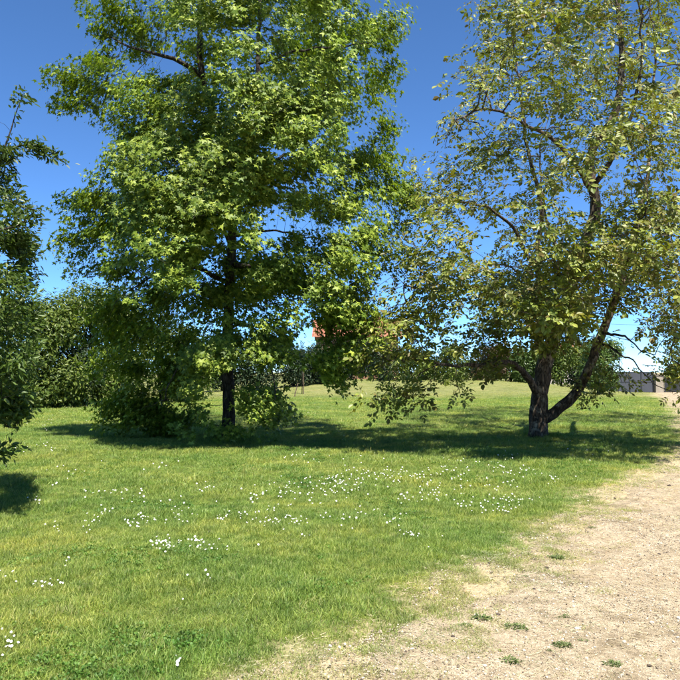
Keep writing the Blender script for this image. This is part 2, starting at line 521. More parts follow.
# ------------------------------------------------------------------ tree skeletons by space colonisation
class Skeleton:
    def __init__(s):
        s.pos = []; s.par = []; s.gid = []; s.rad = []
    def guide(s, pts, r0, r1, step=0.22, jitter=0.02):
        """a limb laid out by hand; joins the nearest point of an earlier limb"""
        p = np.array(pts, float)
        if len(s.pos):
            A = np.array(s.pos); k = int(np.argmin(np.linalg.norm(A - p[0], axis=1))); p[0] = A[k]
        # smooth by Catmull-Rom
        e = np.vstack([2 * p[0] - p[1], p, 2 * p[-1] - p[-2]])
        out = []
        for i in range(1, len(e) - 2):
            for t in np.linspace(0, 1, 12, endpoint=False):
                a_, b_, c_, d_ = e[i - 1], e[i], e[i + 1], e[i + 2]
                out.append(0.5 * (2 * b_ + (c_ - a_) * t + (2 * a_ - 5 * b_ + 4 * c_ - d_) * t ** 2 + (3 * b_ - a_ - 3 * c_ + d_) * t ** 3))
        out.append(p[-1])
        c = resample(np.array(out), step)
        c[1:-1] += rng.normal(0, jitter, (len(c) - 2, 3))
        g = (max(s.gid) + 1) if s.gid else 0
        prev = -1
        if len(s.pos): prev = k; c = c[1:]
        for i, q_ in enumerate(c):
            s.pos.append(q_); s.par.append(prev); s.gid.append(g)
            s.rad.append(r0 + (r1 - r0) * (i / max(len(c) - 1, 1)) ** 0.8)
            prev = len(s.pos) - 1
        return g
    def colonise(s, att, step=0.25, kill=0.35, iters=70, grav=0.0, jit=0.12):
        pos = [np.array(p) for p in s.pos]
        A = np.array(att, float)
        alive = np.ones(len(A), bool)
        B = np.array(pos)
        near = np.zeros(len(A), int); dist = np.full(len(A), 1e9)
        for i0 in range(0, len(B), 400):
            d = np.linalg.norm(A[:, None] - B[None, i0:i0 + 400], axis=2)
            k = d.argmin(1); dm = d[np.arange(len(A)), k]
            m = dm < dist; dist[m] = dm[m]; near[m] = k[m] + i0
        used = np.zeros(len(B), int)
        for it in range(iters):
            alive &= dist > kill
            ids = np.where(alive)[0]
            if not len(ids): break
            nb = near[ids]
            dirs = unit(A[ids] - B[nb])
            uq, inv = np.unique(nb, return_inverse=True)
            acc = np.zeros((len(uq), 3)); np.add.at(acc, inv, dirs)
            lone = np.zeros((len(uq), 3)); lone[inv] = dirs
            again = used[uq] > 0
            acc[again] = lone[again]
            used[uq] += 1
            acc = unit(acc) + rng.normal(0, jit, acc.shape); acc[:, 2] -= grav
            new = B[uq] + unit(acc) * step
            base = len(B)
            B = np.vstack([B, new]); used = np.concatenate([used, np.zeros(len(new), int)])
            s.par += [int(u) for u in uq]; s.gid += [-1] * len(uq); s.rad += [0.0] * len(uq)
            d = np.linalg.norm(A[ids][:, None] - new[None], axis=2)
            k = d.argmin(1); dm = d[np.arange(len(ids)), k]
            m = dm < dist[ids] - 1e-4
            dist[ids[m]] = dm[m]; near[ids[m]] = base + k[m]
        s.pos = [p for p in B]
    def finish(s, tip=0.005, expo=2.35):
        n = len(s.pos); s.P = np.array(s.pos); s.par = np.array(s.par); s.G = np.array(s.gid)
        acc = np.zeros(n); h = np.zeros(n, int); kids = [[] for _ in range(n)]
        rad = np.zeros(n)
        for i in range(n - 1, -1, -1):
            rad[i] = max(acc[i] ** (1 / expo) if acc[i] > 0 else tip, tip)
            if s.G[i] >= 0: rad[i] = s.rad[i]
            p = s.par[i]
            if p >= 0:
                acc[p] += rad[i] ** expo; h[p] = max(h[p], h[i] + 1); kids[p].append(i)
        # no twig thicker than what carries it
        for i in range(n):
            p = s.par[i]
            if p >= 0 and s.G[i] < 0: rad[i] = min(rad[i], rad[p] * 0.85)
        s.R = rad; s.H = h; s.kids = kids
        return s
    def chains(s):
        out = []
        n = len(s.P)
        main = np.full(n, -1)
        for i in range(n):
            if s.kids[i]:
                same = [c for c in s.kids[i] if s.G[c] == s.G[i]]
                ks = same if (s.G[i] >= 0 and same) else s.kids[i]
                if s.G[i] >= 0 and not same: ks = s.kids[i]
                main[i] = max(ks, key=lambda c: (s.R[c], s.H[c]))
        for i in range(n):
            p = s.par[i]
            if p >= 0 and main[p] == i: continue
            ch = [i]; k = i
            while main[k] >= 0: k = main[k]; ch.append(k)
            pts = [s.P[c] for c in ch]; rd = [s.R[c] for c in ch]
            if p >= 0: pts.insert(0, s.P[p]); rd.insert(0, s.R[i])
            if len(pts) < 2: continue
            out.append((int(s.G[i]), np.array(pts), np.array(rd)))
        return out

def wood(sk, root, trunk_mat, twig_mat, trunk_flare=None, twig_name='twigs'):
    """trunk, each limb and the fine twigs as separate parts"""
    tw_v, tw_f = [], []
    nb = 0
    for g, pts, rd in sk.chains():
        if g >= 0:
            k = 22 if g == 0 else 14
            fine = resample(np.column_stack([pts, rd]), 0.09)
            pp, rr = fine[:, :3], fine[:, 3].copy()
            if g == 0 and trunk_flare:
                hz = pp[:, 2] - pp[0, 2]
                rr *= 1 + trunk_flare * np.exp(-hz / 0.22)
            def rough(n_, k_, ang, P_, sd=g):
                o = np.ones((n_, k_))
                for i in range(n_):
                    for j in range(k_):
                        o[i, j] += 0.17 * mnoise.noise(Vector((math.cos(ang[j]) * 2.6, math.sin(ang[j]) * 2.6, P_[i, 2] * 2.0 + P_[i, 0] * 2 + sd * 7)))
                        o[i, j] += 0.09 * mnoise.noise(Vector((math.cos(ang[j]) * 7, math.sin(ang[j]) * 7, P_[i, 2] * 5 + P_[i, 0] * 5)))
                return o
            v, f = tube_np(pp, rr, k, rough)
            link('trunk' if g == 0 else 'limb', py_mesh('limb', v, f, trunk_mat, True), root)
        else:
            k = 7 if rd.max() > 0.03 else (5 if rd.max() > 0.012 else 3)
            v, f = tube_np(pts, rd, k)
            tw_v.append(v); tw_f += [tuple(i + nb for i in q_) for q_ in f]; nb += len(v)
    if tw_v:
        o = link(twig_name, py_mesh(twig_name, np.vstack(tw_v), tw_f, twig_mat, True), root)
        tag(o, kind='stuff')

def vnoise(p, s, off=0.0):
    return np.array([mnoise.noise(Vector((a_ * s + off, b_ * s, c_ * s))) for a_, b_, c_ in p])

def cloud(discs, d0, depth, n, cx, half, nscale=0.75, thr=-0.12, shell=0.45, off=0.0, zmin=0.5):
    """points through the volume behind a silhouette made of discs (px, py, r, weight, depth bias)"""
    w = np.array([d[2] ** 2 * d[3] for d in discs]); w /= w.sum()
    out = []
    tries = 0
    while len(out) < n and tries < 60:
        tries += 1
        k = rng.choice(len(discs), n, p=w)
        for i in k:
            x, y, r, wt, db = discs[i]
            a_ = rng.uniform(0, 2 * math.pi); q_ = math.sqrt(rng.uniform(0, 1)) * r
            px, py = x + math.cos(a_) * q_, y + math.sin(a_) * q_
            u = min(abs(px - cx) / half, 0.98)
            D = depth * math.sqrt(1 - u * u)
            t = rng.uniform(-1, 1)
            if db is None:
                if rng.random() < shell: t = math.copysign(abs(t) ** 0.4, t)
                dd = d0 + t * D
            else:
                dd = d0 + db + t * r / F * d0 * 0.9
            p = P(px, py, dd)
            if p[2] < zmin + float(gz(p[0], p[1])): continue
            if mnoise.noise(Vector((p[0] * nscale + off, p[1] * nscale, p[2] * nscale * 1.25))) < (thr if db is None else thr - 0.22): continue
            out.append(p)
            if len(out) >= n: break
    return np.array(out)

def foliage(sk, axis_xy, tmpls, per, size, spread, up=0.6, outw=0.6, rnd=0.5, hmax=2, droop=0.5, szvar=0.25, keep=None, extra=None, eper=0, espread=0.15, radial=0.7, shoots=0.0):
    """leaves around the twig ends"""
    ids = np.where(((sk.H <= hmax) & (sk.G < 0)) | ((sk.G >= 0) & (sk.R < shoots)))[0]
    if keep is not None: ids = ids[keep(sk.P[ids])]
    cnt = rng.poisson(per * np.where(sk.G[ids] >= 0, 2.2, np.where(sk.H[ids] == 0, 1.0, 0.6)))
    who = np.repeat(ids, cnt)
    pp = sk.P[sk.par[who]]
    t = rng.uniform(0.1, 1.1, len(who))[:, None]
    pos = pp + (sk.P[who] - pp) * t
    off = rng.normal(0, 1, pos.shape) * spread; off[:, 2] *= 0.8
    pos = pos + off
    if extra is not None:
        ec = np.repeat(np.arange(len(extra)), rng.poisson(eper, len(extra)))
        eo = rng.normal(0, 1, (len(ec), 3)) * espread; eo[:, 2] *= 0.75
        pos = np.vstack([pos, extra[ec] + eo]); off = np.vstack([off, eo])
    o = pos.copy(); o[:, 0] -= axis_xy[0]; o[:, 1] -= axis_xy[1]; o[:, 2] = 0
    o = unit(o)
    UP = np.array([0, 0, 1.0])
    nr = UP * up + o * outw + rng.normal(0, rnd, pos.shape)
    tip = unit(off) * radial + o * 0.5 - UP * droop + rng.normal(0, 0.4, pos.shape)
    sc_ = size * np.clip(rng.normal(1, szvar, len(pos)), 0.45, 1.6)
    zg = gz(pos[:, 0], pos[:, 1])
    pos[:, 2] = np.maximum(pos[:, 2], zg + 0.06)
    return stamp(tmpls, pos, nr, tip, sc_)

def boughs(cen, per, sx, sz, axis_xy, droop=0.25):
    """gathers points into drooping boughs round each centre, so that gaps stay between them"""
    n = len(cen) * per
    k = np.repeat(np.arange(len(cen)), per)
    size = rng.uniform(0.65, 1.3, len(cen))[k][:, None]
    o = cen[k] - np.array([axis_xy[0], axis_xy[1], 0]); o[:, 2] = 0; o = unit(o)
    d = np.clip(rng.normal(0, 1, (n, 3)), -1.9, 1.9) * np.array([sx, sx, sz]) * size
    al = np.sum(d * o, 1)
    d[:, 2] -= droop * np.maximum(al, 0) + 0.35 * np.sum(d[:, :2] ** 2, 1)
    p = cen[k] + d
    p[:, 2] = np.maximum(p[:, 2], gz(p[:, 0], p[:, 1]) + 0.12)
    return p

STAR = [star_leaf()]
LEAF = [blade_leaf(0.40, 0.10, 0.2), blade_leaf(0.46, 0.06, 0.3), blade_leaf(0.36, 0.14, 0.1)]
COMP = [compound_leaf(2, 1), compound_leaf(3, 2), compound_leaf(3, 3), compound_leaf(2, 4)]

# ------------------------------------------------------------------ sweetgum tree
GB = G(228, 439)
GD = GB[1]
gum = empty('sweetgum_tree', GB)
tag(gum, 'tall bright green tree with star shaped leaves drooping to the lawn', 'tree')
s = Skeleton()
def gp(px, py, dd=0.0): return P(px, py, GD + dd)
base = GB - np.array([0, 0, 0.08])
s.guide([base, gp(229, 400), gp(228, 340), gp(230, 280), gp(232, 220), gp(226, 150), gp(206, 95, .1), gp(200, 40, .1), gp(203, -60, .2), gp(212, -150, .2), gp(220, -220, .1)], 0.155, 0.022, jitter=0.012)
s.guide([gp(230, 235), gp(243, 190, .4), gp(256, 120, .5), gp(258, 50, .6), gp(262, -40, .7), gp(275, -120, .5)], 0.10, 0.02)
s.guide([gp(204, 78), gp(180, 62, -.3), gp(150, 52, -.5), gp(124, 45, -.6), gp(110, 36, -.6)], 0.061, 0.017)
s.guide([gp(220, 130), gp(185, 110, -.8), gp(150, 100, -1.4), gp(125, 75, -1.6)], 0.050, 0.014)
s.guide([gp(240, 200), gp(275, 160, .5), gp(320, 155, .6), gp(355, 165, .3)], 0.054, 0.014)
s.guide([gp(228, 280), gp(195, 268, -.6), gp(170, 270, -1.2), gp(130, 290, -1.8)], 0.054, 0.014)
s.guide([gp(230, 265), gp(270, 265, -1.0), gp(310, 258, -1.9), gp(345, 270, -2.3)], 0.058, 0.014)
s.guide([gp(230, 250), gp(215, 215, -1.4), gp(205, 190, -2.6), gp(200, 180, -3.2)], 0.054, 0.014)
s.guide([gp(228, 330), gp(245, 325, -1.0), gp(268, 345, -1.8), gp(275, 400, -2.1)], 0.036, 0.010)
s.guide([gp(228, 350), gp(205, 345, -1.0), gp(180, 365, -1.8), gp(165, 400, -2.0)], 0.036, 0.010)
s.guide([gp(230, 300), gp(210, 290, 1.4), gp(170, 300, 2.6)], 0.043, 0.014)
s.guide([gp(230, 240), gp(270, 230, 1.4), gp(320, 240, 2.4)], 0.043, 0.014)
s.guide([gp(258, 60), gp(300, 50, .3), gp(350, 45, 0), gp(385, 38, -.2)], 0.040, 0.013)
s.guide([gp(258, 110), gp(300, 100, -.8), gp(330, 95, -1.6)], 0.036, 0.013)
# silhouette: px, py, radius, weight, fixed depth offset (None = through the crown)
gd = [(95, 38, 26, 1.0, -.6), (85, 70, 28, 1.0, -.6), (80, 92, 16, .8, -.6), (112, 92, 12, .9, -.6), (100, 15, 16, .8, -.5), (128, 26, 14, .6, -.5),
      (142, 8, 14, .8, 0), (165, 15, 25, .7, None), (225, 10, 55, 1.0, None), (290, 25, 55, 1.1, None), (345, 25, 50, 1.0, None), (392, 30, 28, 1.1, None),
      (378, 75, 18, 1.0, 0), (384, 105, 12, 1.0, 0), (340, 80, 40, 1.0, None), (280, 80, 50, .9, None), (355, 130, 32, 1.0, None), (372, 172, 30, 1.1, -.5),
      (395, 158, 12, 1, -.4), (335, 170, 38, .7, None), (300, 130, 45, .9, None),
      (128, 105, 26, 1.0, -1.6), (140, 145, 35, 1.2, -1.6), (115, 165, 22, 1.1, -1.4), (180, 175, 55, 1.5, -2.6), (225, 165, 45, 1.3, -2.6), (255, 175, 28, 1.3, -2.2), (185, 130, 42, 1.0, -2.0),
      (165, 220, 50, 1.2, -2.4), (120, 205, 32, 1.0, -1.0), (95, 215, 28, 1.0, -.6), (78, 242, 22, 1.0, -.4), (100, 262, 25, .9, -.2),
      (215, 225, 40, .8, -2.6), (160, 275, 55, .8, .2), (120, 300, 40, .9, .2), (108, 335, 28, .8, -.2), (150, 340, 50, .8, .8), (200, 300, 50, .8, .4),
      (135, 385, 35, .9, .6), (175, 400, 42, .9, .4), (125, 425, 18, .8, -.1), (195, 378, 26, .7, .5), (203, 350, 13, 1.2, -2.3), (216, 425, 12, 1.4, -2.3), (203, 392, 12, 1.3, -2.3),
      (160, 422, 22, .8, .5), (266, 330, 24, .9, -.6), (270, 300, 40, 1.0, -1.8), (300, 265, 35, 1.2, -2.2), (335, 245, 38, 1.3, -2.2), (380, 215, 25, 1.2, -1.4), (365, 260, 30, 1.1, -1.8),
      (395, 235, 16, 1.1, -1.2), (320, 300, 38, 1.2, -2.2), (355, 305, 24, 1.0, -2.0), (340, 335, 28, 2.0, -2.2), (335, 362, 18, 1.8, -2.2), (364, 338, 15, 2.0, -2.0),
      (268, 360, 18, 2.4, -1.9), (268, 402, 16, 2.4, -1.6), (268, 418, 14, 2.0, -.8), (280, 430, 11, 2.4, -1.8), (250, 300, 24, .6, .8),
      (275, 190, 25, .5, .5), (310, 210, 18, .4, .2), (375, 128, 16, .9, 0), (350, 200, 30, .8, -.6), (232, 95, 40, .8, None), (165, 60, 14, .3, 0),
      (150, 28, 22, 1.1, -.3), (178, 42, 20, 1.1, .1), (192, 62, 16, 1.1, .2), (150, 118, 30, 1.0, -1.2), (200, 20, 32, 1.0, None), (165, 95, 22, .9, -.8), (395, 195, 20, 1.2, -.6), (400, 215, 14, 1.2, -.8), (300, 110, 50, 1.0, None), (340, 120, 45, 1.0, None), (345, 180, 36, 1.0, None), (300, 180, 30, .8, None), (240, 398, 11, 1.5, -1.3), (222, 366, 12, 1.5, -1.2), (246, 428, 11, 1.6, -1.4), (236, 330, 13, 1.3, -1.2), (196, 420, 12, 1.2, -1.0), (265, 275, 30, 1.0, None), (240, 262, 30, .9, .7), (290, 292, 24, 1.0, .2), (185, 432, 15, 1.0, .4), (140, 426, 16, 1.0, .4), (268, 436, 11, 1.5, -1.2), (122, 400, 18, .9, .3), (225, -55, 60, 1, None), (290, -50, 65, 1, None), (345, -45, 45, 1, None), (180, -45, 40, 1, None), (245, -120, 60, .9, None), (300, -115, 45, .9, None), (190, -110, 35, .9, None), (245, -180, 42, .9, None)]
att = boughs(cloud(gd, GD, 4.0, 660, 235, 185, 0.72, -0.12, 0.62, zmin=0.25), 8, 0.25, 0.14, GB[:2])
s.colonise(att, 0.24, 0.30, 70, 0.0)
s.finish(0.004)
wood(s, gum, M['gum_bark'], M['gum_bark'], 0.45)
v_, l_, st_ = foliage(s, GB[:2], STAR, 3.0, 0.146, 0.10, 0.6, 0.7, 0.36, 2, 0.7, extra=att, eper=29, espread=0.11, szvar=0.3)
tag(link('crown', np_mesh('crown', v_, l_, st_, M['gum_leaf'], False), gum), kind='stuff')
print('sweetgum: nodes', len(s.P), 'faces', len(st_))

# ------------------------------------------------------------------ walnut tree
WB = G(538, 437)
WD = WB[1]
walnut = empty('walnut_tree', WB)
tag(walnut, 'olive green tree with forked rough trunk and open crown beside the path', 'tree')
s = Skeleton()
def wp(px, py, dd=0.0): return P(px, py, WD + dd * 1.3)
base = WB - np.array([0, 0, 0.08])
s.guide([base, wp(539, 418), wp(540, 400), wp(543, 372), wp(549, 348), wp(560, 322, .1), wp(573, 280, .2), (wp(588, 235, .3)), wp(596, 205, .3), wp(589, 165, .2), wp(598, 140, .1), wp(616, 112, 0), wp(622, 60, .2), wp(618, 0, .3), wp(612, -70, .3), wp(606, -120, .2)], 0.225, 0.025, jitter=0.014)
s.guide([wp(540, 424), wp(556, 411, -.1), wp(578, 390, -.2), wp(592, 360, -.3), wp(604, 328, -.4), wp(618, 295, -.5), wp(636, 270, -.6), wp(662, 252, -.8), wp(700, 228, -1.0), wp(735, 180, -1.1), wp(760, 110, -1)], 0.145, 0.025, jitter=0.014)
s.guide([wp(541, 396), wp(530, 382, -.3), wp(518, 367, -.7), wp(503, 361, -1.2), wp(480, 365, -1.8), wp(455, 366, -2.3), wp(425, 360, -2.8)], 0.095, 0.022)
s.guide([wp(548, 348), wp(535, 335, -.4), wp(522, 312, -.8), wp(498, 300, -1.3), wp(470, 286, -1.7), wp(435, 290, -2.0), wp(405, 285, -2.2)], 0.095, 0.02)
s.guide([wp(548, 345), wp(541, 300, .5), wp(538, 250, .8), wp(541, 205, .9), wp(528, 150, 1.0), wp(520, 90, 1.0), wp(512, 30, 1)], 0.095, 0.02)
s.guide([wp(596, 200), wp(575, 165, -.5), wp(550, 138, -1.0), wp(520, 122, -1.3), wp(490, 108, -1.5), wp(455, 120, -1.6)], 0.07, 0.018)
s.guide([wp(612, 300), wp(625, 260, .8), wp(640, 215, 1.5), (wp(650, 150, 1.9)), wp(655, 70, 2), wp(650, 0, 2)], 0.09, 0.02)
s.guide([wp(596, 190), wp(612, 160, -.7), wp(630, 120, -1.4), wp(642, 60, -1.8), wp(640, 10, -2)], 0.07, 0.018)
s.guide([wp(605, 332), wp(617, 335, -1.0), wp(630, 340, -1.8), wp(642, 352, -2.2), wp(655, 355, -2.5)], 0.035, 0.010)
s.guide([wp(603, 340), wp(612, 348, -.8), wp(622, 356, -1.4), wp(632, 360, -1.8), wp(642, 372, -2.0), (wp(655, 385, -2.2))], 0.032, 0.009)
s.guide([wp(575, 280), wp(560, 255, 1.3), wp(545, 215, 2.4), wp(540, 150, 3.0)], 0.07, 0.02)
s.guide([wp(541, 260), wp(510, 225, .2), wp(480, 205, -.2), wp(445, 200, -.5), wp(420, 190, -.6)], 0.055, 0.015)
s.guide([wp(560, 320), wp(580, 300, 1.5), wp(610, 280, 3.0), wp(640, 260, 3.8)], 0.06, 0.02)
s.guide([wp(700, 228, -1), wp(690, 270, -1.6), wp(680, 310, -2.1), wp(672, 360, -2.4)], 0.05, 0.015)
s.guide([wp(549, 348), wp(552, 335, -1.6), wp(556, 305, -3.0), wp(558, 270, -4.2)], 0.05, 0.012)
s.guide([wp(604, 328, -.4), wp(618, 290, -2.0), wp(632, 250, -3.4), wp(645, 215, -4.4)], 0.05, 0.012)
s.guide([wp(541, 300, .5), wp(515, 270, 1.8), wp(480, 260, 2.6)], 0.05, 0.015)
wd = [(545, 305, 26, 1.5, -5.2), (500, 285, 28, 1.2, -5.0), (600, 255, 34, 1.2, -5.6), (645, 225, 36, 1.3, -5.8), (560, 235, 34, 1.1, -5.6), (700, 230, 30, 1.3, -5.6), (460, 250, 24, 1.1, -4.6), (612, 302, 17, 1.6, -2.0), (628, 272, 18, 1.6, -2.0), (601, 332, 12, 1.6, -1.6), (648, 248, 18, 1.4, -2.2), (478, 8, 14, .5, -0.84), (490, 40, 24, .7, -0.70), (475, 75, 22, .8, -1.12), (500, 70, 35, .8, None), (455, 110, 20, .9, -1.68), (430, 135, 15, .9, -1.82), (416, 160, 10, .8, -1.68),
      (440, 165, 22, .9, -1.68), (470, 150, 35, .9, None), (430, 195, 20, .9, -1.68), (415, 215, 14, .8, -1.96), (450, 215, 32, 1, None), (410, 250, 20, .9, -2.52), (435, 255, 30, 1, -2.52), (395, 285, 16, .9, -2.80),
      (420, 300, 28, 1, -3.08), (385, 318, 18, 1, -3.22), (375, 338, 14, .9, -3.22), (405, 340, 28, 1, -3.36), (385, 362, 14, .9, -3.36), (405, 385, 16, .9, -3.50), (388, 392, 9, 2.2, -3.50), (425, 372, 18, .8, -3.50),
      (470, 300, 38, .9, None), (455, 340, 28, .9, -2.80), (475, 380, 16, .8, -2.94), (460, 390, 8, 2.2, -2.94), (495, 345, 24, .8, -1.96), (490, 260, 40, 1, None), (520, 215, 40, .9, None), (530, 250, 38, .8, None), (530, 300, 32, 2.2, -2.24), (545, 320, 22, 2.2, -2.80), (510, 320, 25, .9, -1.96),
      (540, 130, 50, 1, None), (550, 60, 55, 1.15, None), (530, 15, 40, 1.1, None), (590, 20, 50, 1.15, None), (640, 30, 50, 1.15, None), (600, 90, 55, 1.1, None), (650, 110, 50, 1.1, None),
      (505, 170, 45, .9, None), (580, 165, 45, 1, None), (640, 180, 45, 1, None), (560, 215, 40, .9, None), (610, 235, 40, .9, None), (650, 230, 40, .9, None), (575, 275, 38, 1, -1.68), (600, 290, 30, .8, -2.10), (565, 315, 28, .9, -1.96), (590, 330, 20, .7, -1.12),
      (640, 285, 16, .6, -1.68), (672, 270, 25, 2.2, None), (675, 310, 22, 2.2, -2.24), (664, 325, 12, 1.6, -2.52), (672, 350, 13, 1.6, -2.80), (668, 372, 10, 1.6, -2.94), (662, 393, 7, 1.6, -2.94), (680, 375, 16, 2.2, -2.80), (630, 315, 8, .3, -1.96),
      (605, 375, 12, 2.2, -0.84), (612, 395, 14, 2.2, -1.12), (620, 402, 8, 2.2, -1.26), (580, 395, 8, 2.2, -0.70), (575, 360, 14, .5, 0.70),
      (700, 60, 60, 1, None), (710, 140, 60, 1, None), (710, 220, 55, 1, None), (710, 300, 40, .9, None), (705, 360, 22, .8, -2.10), (755, 120, 50, .9, None), (755, 210, 50, .9, None), (750, 290, 35, .8, None), (760, 60, 40, .8, None),
      (560, -40, 55, 1, None), (620, -50, 60, 1, None), (680, -30, 55, 1, None), (600, -100, 55, 1, None), (650, -95, 45, 1, None), (510, -25, 25, .8, None)]
att = boughs(cloud(wd, WD, 6.3, 640, 590, 225, 0.9, -0.05, 0.6, 31.0, zmin=1.0), 4, 0.24, 0.18, WB[:2], 0.12)
s.colonise(att, 0.22, 0.27, 70, 0.0, 0.2)
s.finish(0.0085, 2.15)
wood(s, walnut, M['walnut_bark'], M['walnut_twig'], 0.3)
v_, l_, st_ = foliage(s, WB[:2], COMP, 0.6, 0.60, 0.05, 0.8, 0.4, 0.38, 1, 0.25, extra=att, eper=6.4, espread=0.05, radial=1.6, szvar=0.3)
tag(link('crown', np_mesh('crown', v_, l_, st_, M['walnut_leaf'], False), walnut), kind='stuff')
print('walnut: nodes', len(s.P), 'faces', len(st_))

# ------------------------------------------------------------------ plum tree at the left edge of the frame
LD = 8.6
lb = P(-135, 400, LD); lb[2] = float(gz(lb[0], lb[1]))
plum = empty('plum_tree', lb)
tag(plum, 'dark leafy tree cut off by the left edge with long thin shoots', 'tree')
s = Skeleton()
def lp(px, py, dd=0.0): return P(px, py, LD + dd)
s.guide([lb - np.array([0, 0, .06]), lp(-133, 440), lp(-130, 400), lp(-128, 330), lp(-120, 260), lp(-118, 190), lp(-120, 120), lp(-118, 60)], 0.085, 0.014, jitter=0.01)
s.guide([lp(-129, 370), lp(-90, 340, -.1), lp(-50, 330, -.2), lp(-5, 325, -.2), lp(25, 330, -.2)], 0.04, 0.008)
s.guide([lp(-125, 300), lp(-80, 260, .1), lp(-40, 225, .1), lp(-8, 185, .1), lp(5, 150, .1), lp(13, 120, .1), lp(23, 95, .1)], 0.042, 0.004, jitter=0.008)
s.guide([lp(2, 156), lp(18, 145, .1), lp(35, 145, .1), lp(50, 152, .1), lp(68, 165, .1)], 0.012, 0.003, jitter=0.006)
s.guide([lp(-129, 400), lp(-90, 390, -.3), lp(-50, 395, -.5), lp(-10, 415, -.6), lp(15, 430, -.6)], 0.035, 0.007)
s.guide([lp(-125, 280), lp(-70, 250, -.4), lp(-20, 235, -.6), lp(20, 225, -.6), lp(36, 210, -.6)], 0.035, 0.006)
s.guide([lp(-40, 225), lp(0, 230, .3), lp(25, 245, .4), lp(40, 275, .5)], 0.016, 0.004)
s.guide([lp(-125, 300), lp(-160, 260, .2), lp(-200, 230, .3), lp(-230, 190, .3)], 0.04, 0.008)
s.guide([lp(-129, 350), lp(-120, 330, .7), lp(-100, 290, 1.2), lp(-80, 220, 1.4)], 0.04, 0.008)
s.guide([lp(-129, 350), lp(-140, 320, -.6), lp(-150, 270, -1.1), lp(-150, 200, -1.3)], 0.04, 0.008)
ld = [(22, 98, 4, 7, .1), (17, 113, 4, 7, .1), (11, 132, 6, 5, .1), (3, 155, 9, 4, .1), (25, 146, 4, 6, .1), (38, 148, 4, 6, .1), (52, 155, 4, 6, .1), (2, 178, 12, 1.4, .1), (8, 200, 14, 1.3, 0), (12, 225, 20, 1.2, -.3), (28, 215, 9, 1.2, -.6),
      (5, 255, 26, 2.0, -.1), (28, 250, 12, 1, .2), (36, 275, 9, .9, .4), (5, 300, 32, 2.0, None), (18, 320, 20, 2.0, -.2), (4, 345, 30, 2.0, None), (20, 365, 14, 2.0, -.3), (0, 390, 30, 2.0, None), (12, 410, 18, 2.0, -.4), (5, 430, 22, 2.0, -.5), (-15, 445, 18, 1, -.5), (2, 452, 8, .8, -.5),
      (-40, 200, 35, 1, None), (-60, 270, 50, 1, None), (-60, 340, 50, 1, None), (-50, 400, 42, 1, None), (-110, 180, 60, .9, None), (-120, 270, 70, .9, None), (-120, 350, 70, .9, None), (-190, 230, 60, .9, None), (-190, 310, 60, .9, None), (-120, 90, 40, .9, None), (-190, 380, 40, .8, None), (-240, 270, 40, .8, None)]
att = cloud(ld, LD, 1.9, 3400, -110, 190, 1.3, -0.2, 0.5, 71.0, zmin=0.55)
s.colonise(att, 0.12, 0.13, 70, 0.0, 0.25)
s.finish(0.0022, 2.4)
wood(s, plum, M['plum_bark'], M['plum_bark'], 0.3)
v_, l_, st_ = foliage(s, lb[:2], LEAF, 3.0, 0.066, 0.028, 0.5, 0.25, 0.5, 2, 0.0, extra=att, eper=13, espread=0.05, shoots=0.016)
tag(link('crown', np_mesh('crown', v_, l_, st_, M['plum_leaf'], False), plum), kind='stuff')
print('plum: nodes', len(s.P), 'faces', len(st_))

# ------------------------------------------------------------------ background shrubs, conifers and trees
def lobes_cloud(n, w, dp, h, h0, nl, seed, shape='round'):
    """leaf positions on the lumpy shell of a bush: returns points and outward normals"""
    r = np.random.default_rng(seed)
    C, Rr = [], []
    for i in range(nl):
        t = r.uniform(0.12, 0.86)
        a_ = r.uniform(0, 2 * math.pi)
        if shape == 'cone': k = (1 - t) * 0.85 + 0.08
        elif shape == 'column': k = 0.8 * (1 - max(0, t - 0.6) ** 1.4 * 1.8)
        else: k = math.sqrt(max(0.05, 1 - (2 * t - 0.9) ** 2 * 0.85))
        q_ = math.sqrt(r.uniform(0.15, 1)) * 0.72
        C.append((math.cos(a_) * w * k * q_, math.sin(a_) * dp * k * q_, h0 + t * (h - h0)))
        Rr.append(r.uniform(0.22, 0.42) * min(w, (h - h0) * 0.6) * (k if shape == 'cone' else 1))
    C = np.array(C); Rr = np.array(Rr)
    k = r.choice(nl, n, p=Rr ** 2 / (Rr ** 2).sum())
    nrm = unit(r.normal(0, 1, (n, 3)))
    rad = Rr[k] * (0.55 + 0.5 * r.random(n) ** 0.5) * (1 + 0.16 * r.normal(0, 1, n))
    return C[k] + nrm * rad[:, None], nrm, C

